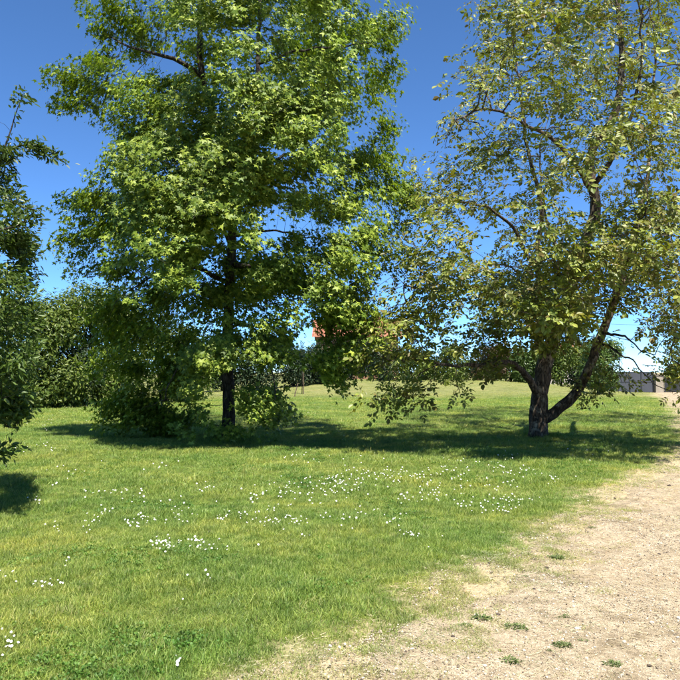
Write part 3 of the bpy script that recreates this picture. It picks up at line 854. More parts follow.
def shrub(name, label, cat, px, Y, wpx, top_py, mat, n, leaf, seed, h0=0.0, shape='round', nl=None, group=None, depth=None, stems=5):
    b = P(px, 380, Y); x = float(b[0]); z = float(gz(x, Y))
    h = float(P(px, top_py, Y)[2]) - z
    w = wpx / F * Y
    root = empty(name, (x, Y, z))
    tag(root, label, cat, group)
    pos, nrm, C = lobes_cloud(n, w, depth or w, h, h0, nl or int(16 + 5 * w), seed, shape)
    r = np.random.default_rng(seed + 5)
    pos = pos + np.array([x, Y, z])
    pos[:, 2] = np.maximum(pos[:, 2], gz(pos[:, 0], pos[:, 1]) + 0.05 + 0.1 * r.random(n))
    nr = nrm * 0.8 + np.array([0, 0, 0.5]) + r.normal(0, 0.45, nrm.shape)
    tip = nrm * 0.5 + r.normal(0, 0.6, nrm.shape) - np.array([0, 0, 0.2])
    v, l, st = stamp(LEAF, pos, nr, tip, leaf * np.clip(r.normal(1, .25, n), .5, 1.6))
    mb = MB()
    for i in range(stems):
        c = C[int(r.integers(len(C)))]
        p0 = np.array([x + r.normal(0, .12), Y + r.normal(0, .12), z - 0.05]); p1 = np.array([x, Y, z]) + c
        mid = p0 * 0.45 + p1 * 0.55 + np.array([0, 0, 0.15 * h])
        pl = resample(np.array([p0, (p0 + mid) / 2 + r.normal(0, .05, 3), mid, p1]), 0.25)
        mb.tube(pl, np.linspace(0.03 + 0.012 * h, 0.008, len(pl)), 6)
    mb.build('trunk', M['dark_bark'], root, True)
    tag(link('crown', np_mesh('crown', v, l, st, mat, False), root), kind='stuff')
    return root

g1 = 'evergreen shrubs at the left edge of the lawn'
shrub('laurel_shrub', 'tall olive green shrub behind the dark tree on the left edge', 'shrub', 32, 31, 62, 296, M['laurel_leaf'], 17000, 0.17, 11, group=g1)
shrub('laurel_shrub', 'highest evergreen shrub showing between dark left tree and the star leaved tree', 'shrub', 98, 34, 55, 278, M['laurel_leaf'], 17000, 0.17, 12, group=g1)
shrub('laurel_shrub', 'low dark shrub at the far lawn edge left of the star leaved tree', 'shrub', 72, 32.5, 36, 345, M['conifer_leaf'], 8000, 0.14, 13, group=g1)
shrub('laurel_shrub', 'evergreen shrub hidden behind the drooping left boughs of the star leaved tree', 'shrub', 165, 37, 50, 310, M['laurel_leaf'], 9000, 0.18, 14, group=g1)
shrub('laurel_shrub', 'evergreen shrub beyond the left frame edge', 'shrub', -60, 30, 60, 300, M['laurel_leaf'], 5000, 0.2, 15, group=g1)
g2 = 'dark conifers behind the grassy rise'
for i, (px, Y, wp_, tp, lab) in enumerate([
        (222, 54, 28, 335, 'dark conifer seen just left of the star leaved trunk'),
        (258, 55, 30, 338, 'dark conifer right behind the right droop of the star leaved tree'),
        (293, 56, 25, 343, 'dark conifer standing behind the staked sapling'),
        (322, 58, 27, 342, 'dark conifer between the sapling and the red roofed house')]):
    shrub('conifer', lab, 'conifer', px, Y, wp_, tp, M['conifer_leaf'], 6500, 0.20, 30 + i, shape='column', group=g2)
g3 = 'mixed shrubs along the far edge of the grassy rise'
for i, (px, Y, w_, tp, mt, n, lab) in enumerate([
        (352, 68, 22, 339, 'conifer_leaf', 4000, 'dark shrub below the red roofed house'),
        (385, 67, 26, 339, 'conifer_leaf', 5000, 'near black shrub at the right foot of the red roofed house'),
        (420, 70, 26, 345, 'laurel_leaf', 4500, 'dark green shrub behind the left drooping walnut spray'),
        (455, 70, 26, 346, 'laurel_leaf', 4500, 'green shrub left of the copper coloured one'),
        (492, 69, 26, 343, 'red_leaf', 5000, 'copper brown shrub seen left of the forked trunk'),
        (527, 68, 20, 346, 'light_leaf', 4500, 'light green round shrub touching the left of the forked trunk'),
        (560, 66, 26, 341, 'laurel_leaf', 5000, 'green shrub seen between the two forks of the trunk'),
        (582, 70, 22, 338, 'conifer_leaf', 5000, 'dark shrub in front of the pale house right of the fork'),
        (510, 72, 26, 346, 'light_leaf', 3500, 'pale low shrub behind copper brown shrub')]):
    shrub('garden_shrub', lab, 'shrub', px, Y, w_, tp, M[mt], n, 0.26, 50 + i, group=g3)
shrub('rounded_shrub', 'big round green bush right of the forked trunk by the grey fence', 'shrub', 600, 47, 25, 338, M['light_leaf'], 9500, 0.18, 70, group=None)
shrub('far_tree', 'dark tree past the fence hidden behind the right walnut boughs', 'tree', 700, 64, 40, 330, M['laurel_leaf'], 5000, 0.28, 71)

# ------------------------------------------------------------------ young staked sapling on the rise
sb = G(302, 394)
sap = empty('sapling', sb)
tag(sap, 'thin young sapling tied to stakes in front of the dark conifers', 'tree')
MB().tube([sb - np.array([0, 0, .05]), sb + np.array([.02, 0, 1.1]), sb + np.array([-.03, .02, 2.2]), sb + np.array([0, 0, 3.3])], [.03, .026, .02, .008], 7).build('trunk', M['dark_bark'], sap, True)
r = np.random.default_rng(5); n = 260
tz = r.uniform(1.6, 3.5, n); a_ = r.uniform(0, 2 * math.pi, n); q_ = r.random(n) ** .6 * 0.45 * (1 - (tz - 1.6) / 2.6)
pos = np.stack([sb[0] + np.cos(a_) * q_, sb[1] + np.sin(a_) * q_, sb[2] + tz], 1)
v, l, st = stamp(LEAF, pos, r.normal(0, .5, (n, 3)) + np.array([0, 0, .6]), r.normal(0, 1, (n, 3)), np.full(n, .11))
tag(link('crown', np_mesh('crown', v, l, st, M['conifer_leaf'], False), sap), kind='stuff')
M['stake'] = plain_mat('stake_wood', (0.10, 0.07, 0.045), (0.19, 0.14, 0.09), 14)
st1 = sb + np.array([.10, -.05, 0])
o = MB().tube([st1 - np.array([0, 0, .1]), st1 + np.array([0.01, 0, 1.55])], [.035, .032], 8).build('support_stake', M['stake'])
tag(o, 'upright wooden stake beside the thin sapling', 'stake', 'stakes holding the sapling')
p0 = G(294, 396.5); p1 = P(298, 383, p0[1] + .15)
o = MB().tube([p0 - np.array([0, 0, .1]), p1], [.035, .032], 8).build('support_stake', M['stake'])
tag(o, 'leaning wooden stake left of the thin sapling', 'stake', 'stakes holding the sapling')

# ------------------------------------------------------------------ houses behind
M['wall_ochre'] = plain_mat('ochre_render', (0.30, 0.15, 0.09), (0.38, 0.20, 0.12), 3)
M['wall_pale'] = plain_mat('pale_render', (0.55, 0.48, 0.42), (0.64, 0.57, 0.50), 3)
M['tile'] = plain_mat('clay_roof_tile', (0.30, 0.105, 0.06), (0.46, 0.19, 0.11), 9, 0.85, 0.3)
M['trim'] = plain_mat('painted_wood', (0.42, 0.38, 0.33), (0.5, 0.46, 0.41), 10, 0.6, 0.05)
M['glass'] = plain_mat('window_glass', (0.02, 0.025, 0.03), (0.035, 0.04, 0.05), 1, 0.08, 0.0)
def house(name, label, xl, xr, Y, dep, eave, ridge, wall):
    """two-storey house, ridge across the view, roof of rounded tile rows"""
    xc = (xl + xr) / 2; z0 = float(gz(xc, Y))
    root = empty(name, (xc, Y, z0)); tag(root, label, 'house')
    # walls: front with window openings, built as strips around them
    wins = []
    nw = max(2, int((xr - xl) / 2.6))
    for k in range(nw):
        wx = xl + (k + .5) * (xr - xl) / nw
        for zb in (0.95, 3.7):
            if zb + 1.3 < eave - .1: wins.append((wx - .5, wx + .5, z0 + zb, z0 + zb + 1.3))
    mb = MB(); T = .3
    xs = sorted({xl, xr, *[w[0] for w in wins], *[w[1] for w in wins]})
    zs = sorted({z0 - .2, z0 + eave, *[w[2] for w in wins], *[w[3] for w in wins]})
    for a_, b_ in zip(xs[:-1], xs[1:]):
        for c_, d_ in zip(zs[:-1], zs[1:]):
            if any(w[0] <= a_ and b_ <= w[1] and w[2] <= c_ and d_ <= w[3] for w in wins): continue
            mb.box(a_, b_, Y, Y + T, c_, d_)
    mb.box(xl, xr, Y + dep - T, Y + dep, z0 - .2, z0 + eave)
    for x0, x1 in ((xl, xl + T), (xr - T, xr)):
        yy = (Y + T, Y + dep - T)
        mb.box(x0, x1, yy[0], yy[1], z0 - .2, z0 + eave)
        ym = Y + dep / 2
        mb.add([(x0, yy[0], z0 + eave), (x1, yy[0], z0 + eave), (x0, yy[1], z0 + eave), (x1, yy[1], z0 + eave), (x0, ym, z0 + ridge - .1), (x1, ym, z0 + ridge - .1)],
               [(0, 2, 4), (1, 5, 3), (0, 4, 5, 1), (2, 3, 5, 4)])
    mb.build('wall', wall, root)
    for w in wins:
        f = MB().box(w[0], w[0] + .07, Y + .08, Y + .15, w[2], w[3]).box(w[1] - .07, w[1], Y + .08, Y + .15, w[2], w[3])
        f.box(w[0] + .07, w[1] - .07, Y + .08, Y + .15, w[2], w[2] + .07).box(w[0] + .07, w[1] - .07, Y + .08, Y + .15, w[3] - .07, w[3])
        f.box((w[0] + w[1]) / 2 - .03, (w[0] + w[1]) / 2 + .03, Y + .09, Y + .14, w[2] + .07, w[3] - .07)
        wo_ = f.build('window', M['trim'], root)
        pane = MB().box(w[0] + .07, w[1] - .07, Y + .11, Y + .12, w[2] + .07, w[3] - .07).build('pane', M['glass'], wo_)
        pane.location = (0, 0, 0)
    # roof slopes as corrugated sheets with thickness
    rf = MB(); per = .24; ov = .45
    nx = int((xr - xl + 2 * ov) / (per / 4))
    X_ = np.linspace(xl - ov, xr + ov, nx)
    W_ = 0.05 * np.abs(np.sin(X_ / per * math.pi))
    for sgn in (-1, 1):
        ye = Y + dep / 2 + sgn * (dep / 2 + ov); ym = Y + dep / 2
        ze = z0 + eave - ov * (ridge - eave) / (dep / 2) * 1.0
        rowsv = []
        nr_ = 10
        for j in range(nr_ + 1):
            for lip in (0, 1):
                if j == nr_ and lip: continue
                t = j / nr_
                rowsv.append(np.stack([X_, np.full(nx, ye + (ym - ye) * t), ze + (z0 + ridge - ze) * t + W_ + (0.03 if not lip else 0.0) + 0.06], 1))
        V = np.vstack(rowsv); nr2 = len(rowsv)
        fs = []
        for j in range(nr2 - 1):
            for i in range(nx - 1):
                a_ = j * nx + i; qd = (a_, a_ + 1, a_ + nx + 1, a_ + nx)
                fs.append(qd if sgn < 0 else qd[::-1])
        rf.add(V, fs)
    rf.box(xl - ov, xr + ov, Y + dep / 2 - .12, Y + dep / 2 + .12, z0 + ridge + .02, z0 + ridge + .16)
    ro = rf.build('roof', M['tile'], root)
    cx_ = xl + (xr - xl) * .78
    ch = MB().box(cx_ - .35, cx_ + .35, Y + dep / 2 + .3, Y + dep / 2 + 1.0, z0 + ridge - .9, z0 + ridge + .7).build('chimney', wall, ro)
    ch.location = (0, 0, 0)
    return root
hx0 = P(316, 340, 80)[0]; hx1 = P(398, 340, 80)[0]
house('house', 'ochre walled house with orange tile roof behind the lit green leaves', hx0, hx1, 80, 8.0, P(0, 336, 80)[2] - .75, P(0, 321, 84)[2] - .75, M['wall_ochre'])
hx0 = P(545, 340, 92)[0]; hx1 = P(592, 340, 92)[0]
house('house', 'pale walled house glimpsed between the forks of the walnut trunk', hx0, hx1, 92, 7.0, P(0, 350, 92)[2] - .75, P(0, 340, 95)[2] - .75, M['wall_pale'])

# ------------------------------------------------------------------ grey panel fence, pillar and gate on the right
M['fence'] = plain_mat('grey_coated_metal', (0.075, 0.08, 0.095), (0.095, 0.10, 0.12), 2, 0.55, 0.03)
M['post'] = plain_mat('dark_metal', (0.03, 0.032, 0.036), (0.05, 0.052, 0.058), 4, 0.5, 0.03)
M['stone'] = plain_mat('rendered_masonry', (0.34, 0.29, 0.22), (0.46, 0.40, 0.31), 5, 0.9, 0.2)
FY = 55.0
fx0 = float(P(606, 380, FY)[0]); sp = 0.92; NP = 4
fz = min(float(gz(fx0 + i * sp, FY)) for i in range(NP + 1))
fen = empty('panel_fence', (fx0, FY, fz))
tag(fen, 'dark grey flat panel fence standing at the far right end of the lawn', 'fence')
for i in range(NP):
    x0 = fx0 + i * sp + .05; x1 = fx0 + (i + 1) * sp - .05
    for z0, z1 in ((fz + .05, fz + .80), (fz + .86, fz + 1.58)):
        MB().box(x0, x1, FY - .02, FY + .02, z0, z1).build('panel', M['fence'], fen)
    MB().box(x0, x1, FY - .035, FY + .035, fz + .80, fz + .86).build('rail', M['post'], fen)
    MB().box(x0, x1, FY - .035, FY + .035, fz + 1.58, fz + 1.63).build('rail', M['post'], fen)
for i in range(NP + 1):
    x0 = fx0 + i * sp
    MB().box(x0 - .05, x0 + .05, FY - .05, FY + .05, fz - .3, fz + 1.68).build('post', M['post'], fen)
gx0 = fx0 + NP * sp + .05
pz = float(gz(gx0, FY))
pil = empty('gate_pillar', (gx0 + .35, FY, pz)); tag(pil, 'beige masonry pillar at the end of the grey fence by the path', 'pillar')
MB().box(gx0 + .05, gx0 + .65, FY - .3, FY + .3, pz - .2, pz + 1.35).build('shaft', M['stone'], pil)
MB().box(gx0, gx0 + .70, FY - .35, FY + .35, pz + 1.35, pz + 1.45).build('cap', M['stone'], pil)
gt = empty('gate', (gx0 + 1.6, FY, pz)); tag(gt, 'dark metal gate closing the far end of the sandy path', 'gate')
MB().box(gx0 + .72, gx0 + .80, FY - .04, FY + .04, pz + .05, pz + 1.3).box(gx0 + 3.2, gx0 + 3.28, FY - .04, FY + .04, pz + .0, pz + 1.3).box(gx0 + .80, gx0 + 3.2, FY - .035, FY + .035, pz + 1.22, pz + 1.3).box(gx0 + .80, gx0 + 3.2, FY - .035, FY + .035, pz + .05, pz + .13).build('frame', M['post'], gt)
for i in range(16):
    x = gx0 + .84 + i * .147
    MB().box(x, x + .135, FY - .015, FY + .015, pz + .13, pz + 1.22).build('slat', M['post'], gt)

# overhead cable between two poles
M['pole'] = plain_mat('weathered_pole', (0.12, 0.10, 0.08), (0.2, 0.17, 0.14), 10)
M['cable'] = plain_mat('black_cable', (0.015,) * 3, (0.025,) * 3, 3, 0.6)
CY = 78.0
tops = []
for px, pyt, lab in ((505, 316, 'wooden utility pole standing hidden behind the walnut tree'), (800, 318, 'wooden utility pole right of the path outside the frame')):
    t_ = P(px, pyt, CY); z = float(gz(t_[0], CY))
    po = empty('utility_pole', (t_[0], CY, z)); tag(po, lab, 'pole', 'utility poles')
    MB().tube([(t_[0], CY, z - .3), (t_[0], CY, t_[2] + .35)], [.13, .09], 10).build('shaft', M['pole'], po, True)
    MB().box(t_[0] - .6, t_[0] + .6, CY - .16, CY - .08, t_[2] + .1, t_[2] + .2).build('crossarm', M['pole'], po)
    tops.append(t_ + np.array([0, -.12, .23]))
t_ = np.linspace(0, 1, 40)[:, None]
cab = tops[0] * (1 - t_) + tops[1] * t_; cab[:, 2] -= (4 * t_[:, 0] * (1 - t_[:, 0])) * 1.15
tag(MB().tube(cab, np.full(40, .016), 5).build('overhead_cable', M['cable'], None, True), 'thin dark overhead cable crossing the sky above the grey fence', 'cable')

# ------------------------------------------------------------------ grass: tufts placed by geometry nodes on scattered points
def blade_material(name, fresh, drycol, mound):
    m, nt, out = new_mat(name)
    L = nt.links.new
    geo = nd(nt, 'ShaderNodeNewGeometry')
    rp = ramp(nt, fresh)
    n1 = nd(nt, 'ShaderNodeTexNoise', Scale=0.55, Detail=4.0, Roughness=0.6)
    n2 = nd(nt, 'ShaderNodeTexNoise', Scale=5.0, Detail=4.0)
    L(geo.outputs['Position'], n1.inputs['Vector']); L(geo.outputs['Position'], n2.inputs['Vector'])
    L(geo.outputs['Random Per Island'], rp.inputs[0])
    pat = ramp(nt, [(0.34, (0.68, 0.86, 0.75)), (0.48, (0.95, 1.0, 0.95)), (0.66, (1.5, 1.22, 1.25))])
    L(n1.outputs[0], pat.inputs[0])
    c = mixc(nt, 1.0, rp.outputs[0], pat.outputs[0], 'MULTIPLY')
    pat2 = ramp(nt, [(0.35, (0.66, 0.76, 0.68)), (0.65, (1.24, 1.17, 1.15))])
    L(n2.outputs[0], pat2.inputs[0])
    c = mixc(nt, 1.0, c, pat2.outputs[0], 'MULTIPLY')
    at = nd(nt, 'ShaderNodeAttribute', attribute_name='dry', attribute_type='INSTANCER')
    c = mixc(nt, 1.0, mixc(nt, at.outputs['Fac'], c, drycol), (0.94, 0.94, 0.94), 'MULTIPLY')
    p = nd(nt, 'ShaderNodeBsdfPrincipled', Roughness=0.5); p.inputs['Specular IOR Level'].default_value = 0.35
    L(c, p.inputs['Base Color'])
    tr = nd(nt, 'ShaderNodeBsdfTranslucent')
    L(mixc(nt, 1.0, c, (1.35, 1.35, 0.8), 'MULTIPLY'), tr.inputs[0])
    mx = nd(nt, 'ShaderNodeMixShader'); mx.inputs[0].default_value = 0.4
    L(p.outputs[0], mx.inputs[1]); L(tr.outputs[0], mx.inputs[2]); L(mx.outputs[0], out.inputs[0])
    return m

def instancer_tree(name, variants, mat):
    """variants: list of functions nt -> geometry socket"""
    nt = bpy.data.node_groups.new(name, 'GeometryNodeTree')
    nt.interface.new_socket('Geometry', in_out='INPUT', socket_type='NodeSocketGeometry')
    nt.interface.new_socket('Geometry', in_out='OUTPUT', socket_type='NodeSocketGeometry')
    gi = nt.nodes.new('NodeGroupInput'); go = nt.nodes.new('NodeGroupOutput')
    L = nt.links.new
    jn = nt.nodes.new('GeometryNodeJoinGeometry')
    for vf in variants:
        g2i = nt.nodes.new('GeometryNodeGeometryToInstance')
        L(vf(nt), g2i.inputs[0]); L(g2i.outputs[0], jn.inputs[0])
    iop = nt.nodes.new('GeometryNodeInstanceOnPoints')
    L(gi.outputs[0], iop.inputs['Points']); L(jn.outputs[0], iop.inputs['Instance'])
    iop.inputs['Pick Instance'].default_value = True
    def attr(nm, typ):
        a_ = nt.nodes.new('GeometryNodeInputNamedAttribute'); a_.data_type = typ; a_.inputs['Name'].default_value = nm
        return a_.outputs[0]
    L(attr('variant', 'INT'), iop.inputs['Instance Index'])
    e2r = nt.nodes.new('FunctionNodeEulerToRotation')
    L(attr('rot', 'FLOAT_VECTOR'), e2r.inputs[0]); L(e2r.outputs[0], iop.inputs['Rotation'])
    L(attr('scl', 'FLOAT_VECTOR'), iop.inputs['Scale'])
    sm = nt.nodes.new('GeometryNodeSetMaterial'); sm.inputs['Material'].default_value = mat
    L(iop.outputs[0], sm.inputs[0]); L(sm.outputs[0], go.inputs[0])
    return nt

def g_math(nt, op, a_, b_=None):
    n = nt.nodes.new('ShaderNodeMath'); n.operation = op
    for i, s_ in enumerate((a_, b_)):
        if s_ is None: continue
        if isinstance(s_, (int, float)): n.inputs[i].default_value = s_
        else: nt.links.new(s_, n.inputs[i])
    return n.outputs[0]

def g_rand(nt, typ, lo, hi, seed):
    n = nt.nodes.new('FunctionNodeRandomValue'); n.data_type = typ
    k = {'FLOAT': (2, 3, 1), 'FLOAT_VECTOR': (0, 1, 0)}[typ]
    n.inputs[k[0]].default_value = lo; n.inputs[k[1]].default_value = hi
    n.inputs['Seed'].default_value = seed
    return n.outputs[k[2]]

def tuft(seed, count, radius, width, bend, tilt, smin, smax, segs=4, oval=False):
    def f(nt):
        L = nt.links.new
        gr = nt.nodes.new('GeometryNodeMeshGrid')
        gr.inputs['Size X'].default_value = width; gr.inputs['Size Y'].default_value = 1.0
        gr.inputs['Vertices X'].default_value = 2; gr.inputs['Vertices Y'].default_value = segs
        pos = nt.nodes.new('GeometryNodeInputPosition')
        sx = nt.nodes.new('ShaderNodeSeparateXYZ'); L(pos.outputs[0], sx.inputs[0])
        t = g_math(nt, 'ADD', sx.outputs[1], 0.5)
        if oval:
            prof = g_math(nt, 'SINE', g_math(nt, 'MULTIPLY', g_math(nt, 'POWER', t, 0.7), 3.1))
            prof = g_math(nt, 'ADD', prof, 0.06)
        else:
            prof = g_math(nt, 'SUBTRACT', 1.03, g_math(nt, 'POWER', t, 1.7))
        x = g_math(nt, 'MULTIPLY', sx.outputs[0], prof)
        z = g_math(nt, 'SUBTRACT', t, g_math(nt, 'MULTIPLY', g_math(nt, 'POWER', t, 2.5), bend * 0.45))
        y = g_math(nt, 'MULTIPLY', g_math(nt, 'POWER', t, 2.0), bend)
        cb = nt.nodes.new('ShaderNodeCombineXYZ')
        L(x, cb.inputs[0]); L(y, cb.inputs[1]); L(z, cb.inputs[2])
        sp_ = nt.nodes.new('GeometryNodeSetPosition'); L(gr.outputs['Mesh'], sp_.inputs['Geometry']); L(cb.outputs[0], sp_.inputs['Position'])
        pts = nt.nodes.new('GeometryNodePoints'); pts.inputs['Count'].default_value = count
        L(g_rand(nt, 'FLOAT_VECTOR', (-radius, -radius, 0), (radius, radius, 0), seed), pts.inputs['Position'])
        io = nt.nodes.new('GeometryNodeInstanceOnPoints')
        L(pts.outputs[0], io.inputs['Points']); L(sp_.outputs[0], io.inputs['Instance'])
        er = nt.nodes.new('FunctionNodeEulerToRotation')
        L(g_rand(nt, 'FLOAT_VECTOR', (-tilt, -tilt, 0), (tilt * .4, tilt, 6.28), seed + 1), er.inputs[0]); L(er.outputs[0], io.inputs['Rotation'])
        L(g_rand(nt, 'FLOAT', smin, smax, seed + 2), io.inputs['Scale'])
        rz = nt.nodes.new('GeometryNodeRealizeInstances'); L(io.outputs[0], rz.inputs[0])
        return rz.outputs[0]
    return f

def scatter_object(name, label, cat, pts, rot, scl, variant, dryv, tree):
    me = bpy.data.meshes.new(name)
    n = len(pts)
    me.vertices.add(n); me.vertices.foreach_set('co', np.asarray(pts, np.float32).ravel())
    for nm, typ, val, key in (('rot', 'FLOAT_VECTOR', rot, 'vector'), ('scl', 'FLOAT_VECTOR', scl, 'vector'), ('variant', 'INT', variant, 'value'), ('dry', 'FLOAT', dryv, 'value')):
        a_ = me.attributes.new(nm, typ, 'POINT')
        a_.data.foreach_set(key, np.asarray(val, np.int32 if typ == 'INT' else np.float32).ravel())
    o = link(name, me)
    md = o.modifiers.new('scatter', 'NODES'); md.node_group = tree
    tag(o, label, cat, kind='stuff')
    return o

def wedge(n, r0, r1, half=36.0):
    """random ground points in front of the camera between two distances, wider than the frame"""
    y = np.sqrt(rng.uniform(r0 ** 2, r1 ** 2, n))
    x = y * math.tan(R(half)) * rng.uniform(-1, 1, n)
    return x, y

def pnoise(x, y, s, off=0.0):
    return np.array([mnoise.noise(Vector((a_ * s + off, b_ * s, off))) for a_, b_ in zip(x, y)])

grass_mat = blade_material('grass_blade', [(0.0, (0.06, 0.11, 0.018)), (0.3, (0.13, 0.215, 0.032)), (0.6, (0.20, 0.29, 0.05)), (0.92, (0.29, 0.36, 0.08)), (1.0, (0.45, 0.42, 0.18))], (0.44, 0.38, 0.19), 0)
gtree = instancer_tree('grass_scatter', [tuft(10 * i + 1, 24, 0.95, 0.062, b, tl, 0.4, 1.2) for i, (b, tl) in enumerate([(0.25, 0.35), (0.5, 0.5), (0.7, 0.65), (0.4, 0.8)])], grass_mat)

PX, PY, SC, DR = [], [], [], []
for n, r0, r1, hmul, wmul, far in ((80000, 1.8, 9, 0.046, 1.0, 0), (64000, 9, 20, 0.054, 1.3, 0), (52000, 20, 42, 0.06, 2.2, 1), (34000, 42, 78, 0.06, 3.6, 1)):
    x, y = wedge(n, r0, r1)
    e = edge_dist(x, y) + wobble(x, y)
    nz = pnoise(x, y, 1.6)
    nf = pnoise(x, y, 5.5, 9.0)
    keep_p = np.where(e < -0.3, 1.0, np.clip(0.85 - (e + 0.1) * 1.3 + 0.8 * nf, 0.0, 1.0))
    keep_p = np.where((e > 0.5), np.clip(0.03 + 0.9 * (nf - 0.28) + 0.5 * (nz - .25), 0, 0.34) * np.clip(1.5 - e * .35, .25, 1), keep_p)
    keep_p = np.where(e > PATH_W + .1, 1.0, keep_p)
    k = rng.random(n) < keep_p
    x, y, e, nz, nf = x[k], y[k], e[k], nz[k], nf[k]
    h = hmul * (1 + 0.6 * nz + 0.45 * nf) * rng.uniform(0.7, 1.35, len(x))
    h *= np.where(e < -0.5, 1.0, np.clip(1 - (e + .5) * .6, 0.38, 1))
    h *= 1 - 0.35 * sstep(40, 48, y)
    for tb, rr in ((GB, 0.9), (WB, 0.7)):
        h *= 1 + 0.9 * np.exp(-((x - tb[0]) ** 2 + (y - tb[1]) ** 2) / rr ** 2)
    wd_ = h * wmul * rng.uniform(.9, 1.2, len(x))
    PX.append(np.stack([x, y, gz(x, y) - 0.004 + np.where(e > 0.1, 0.012, 0)], 1)); SC.append(np.stack([np.maximum(wd_, 0.05 * wmul), np.maximum(wd_, 0.05 * wmul), h], 1))
    dr = np.clip(0.05 + 0.5 * np.clip((e + 0.3) / 0.7, 0, 1) * (e < PATH_W) + 0.45 * rng.normal(0, .5, len(x)) * (rng.random(len(x)) < .3), 0, 0.9)
    dr = np.maximum(dr, sstep(40, 47, y) * rng.uniform(.25, .6, len(x)))
    DR.append(dr)
PX = np.vstack(PX); SC = np.vstack(SC); DR = np.concatenate(DR)
n = len(PX)
rot = np.stack([rng.normal(0, .12, n), rng.normal(0, .12, n), rng.uniform(0, 6.283, n)], 1)
scatter_object('grass', 'short sunlit green grass covering the whole lawn', 'grass', PX, rot, SC, rng.integers(0, 4, n), DR, gtree)

# clover and broad-leaved patches in the near lawn
clover_mat = blade_material('clover_leaf', [(0.0, (0.08, 0.16, 0.028)), (0.5, (0.12, 0.22, 0.036)), (1.0, (0.16, 0.27, 0.05))], (0.2, 0.2, 0.08), 0)
ctree = instancer_tree('clover_scatter', [tuft(90 + 10 * i, 12, 1.6, 0.8, 0.55, 1.1, 0.7, 1.2, 5, True) for i in range(3)], clover_mat)
x, y = wedge(60000, 2.2, 15)
e = edge_dist(x, y)
cn = pnoise(x, y, 0.9, 40.0) + 0.4 * pnoise(x, y, 3.5, 3.0)
near = np.exp(-((x + 1.05) ** 2 + (y - 3.75) ** 2) / 0.5)
k = (rng.random(len(x)) < np.clip((cn - 0.18) * 1.8 + 0.9 * near, 0, .9)) & (e < -0.55)
x, y = x[k], y[k]; n = len(x)
sz = rng.uniform(0.011, 0.021, n)
scatter_object('clover', 'darker patches of small clover leaves in the near lawn', 'clover', np.stack([x, y, gz(x, y) + 0.012 + rng.uniform(0, .022, n)], 1), np.stack([rng.normal(0, .2, n), rng.normal(0, .2, n), rng.uniform(0, 6.28, n)], 1), np.repeat(sz[:, None], 3, 1), rng.integers(0, 3, n), np.clip(rng.normal(.05, .1, n), 0, .4), ctree)

# ------------------------------------------------------------------ loose gravel and straw on the path
def pebble(seed, sub=1):
    def f(nt):
        L = nt.links.new
        ic = nt.nodes.new('GeometryNodeMeshIcoSphere'); ic.inputs['Radius'].default_value = 0.5; ic.inputs['Subdivisions'].default_value = sub + 1
        sp_ = nt.nodes.new('GeometryNodeSetPosition'); L(ic.outputs[0], sp_.inputs[0])
        L(g_rand(nt, 'FLOAT_VECTOR', (-.13,) * 3, (.13,) * 3, seed), sp_.inputs['Offset'])
        return sp_.outputs[0]
    return f
def pebble_material():
    m, nt, out = new_mat('pebble')
    L = nt.links.new
    oi = nd(nt, 'ShaderNodeObjectInfo')
    rp = ramp(nt, [(0.0, (0.12, 0.09, 0.065)), (0.25, (0.32, 0.26, 0.18)), (0.6, (0.50, 0.42, 0.30)), (0.9, (0.64, 0.56, 0.43)), (1.0, (0.72, 0.66, 0.56))])
    L(oi.outputs['Random'], rp.inputs[0])
    p = nd(nt, 'ShaderNodeBsdfPrincipled', Roughness=0.9); p.inputs['Specular IOR Level'].default_value = 0.2
    L(mixc(nt, 1.0, rp.outputs[0], (0.72, 0.72, 0.72), 'MULTIPLY'), p.inputs['Base Color']); L(p.outputs[0], out.inputs[0])
    return m
ptree = instancer_tree('gravel_scatter', [pebble(i) for i in (3, 8, 15, 22)], pebble_material())
xs_, ys_ = [], []
for n, r0, r1 in ((230000, 2.0, 8), (90000, 8, 18)):
    x, y = wedge(n, r0, r1, 38)
    e = edge_dist(x, y) + wobble(x, y)
    k = (e > 0.0) & (e < PATH_W - .1) & (rng.random(n) < np.clip(0.5 + 0.8 * pnoise(x, y, 2.2, 17.0), 0.12, 1))
    xs_.append(x[k]); ys_.append(y[k])
x = np.concatenate(xs_); y = np.concatenate(ys_); n = len(x)
sz = np.clip(rng.lognormal(math.log(0.0065), 0.42, n), .004, .032) * (1 + 0.5 * (y > 8))
tag(scatter_object('gravel', 'loose small beige gravel strewn over the sandy path', 'gravel', np.stack([x, y, gz(x, y) + 0.014 + sz * .2], 1), rng.uniform(0, 6.28, (n, 3)) * np.array([.1, .1, 1]), np.stack([sz, sz * rng.uniform(.6, 1, n), sz * .6], 1), rng.integers(0, 4, n), np.zeros(n), ptree))
straw_mat = blade_material('straw', [(0.0, (0.30, 0.25, 0.17)), (0.5, (0.50, 0.425, 0.30)), (1.0, (0.66, 0.58, 0.43))], (0.50, 0.425, 0.30), 0)
stree = instancer_tree('straw_scatter', [tuft(200 + 10 * i, 8, 0.08, 0.10, 0.25, 1.45, 0.03, 0.075, 3) for i in range(3)], straw_mat)
x, y = wedge(20000, 2.0, 12, 38)
e = edge_dist(x, y) + wobble(x, y)
k = (e > -0.2) & (e < PATH_W) & (rng.random(len(x)) < np.clip(0.55 - .10 * e + 0.6 * pnoise(x, y, 1.8, 23.0), 0.08, 1))
x, y = x[k], y[k]; n = len(x)
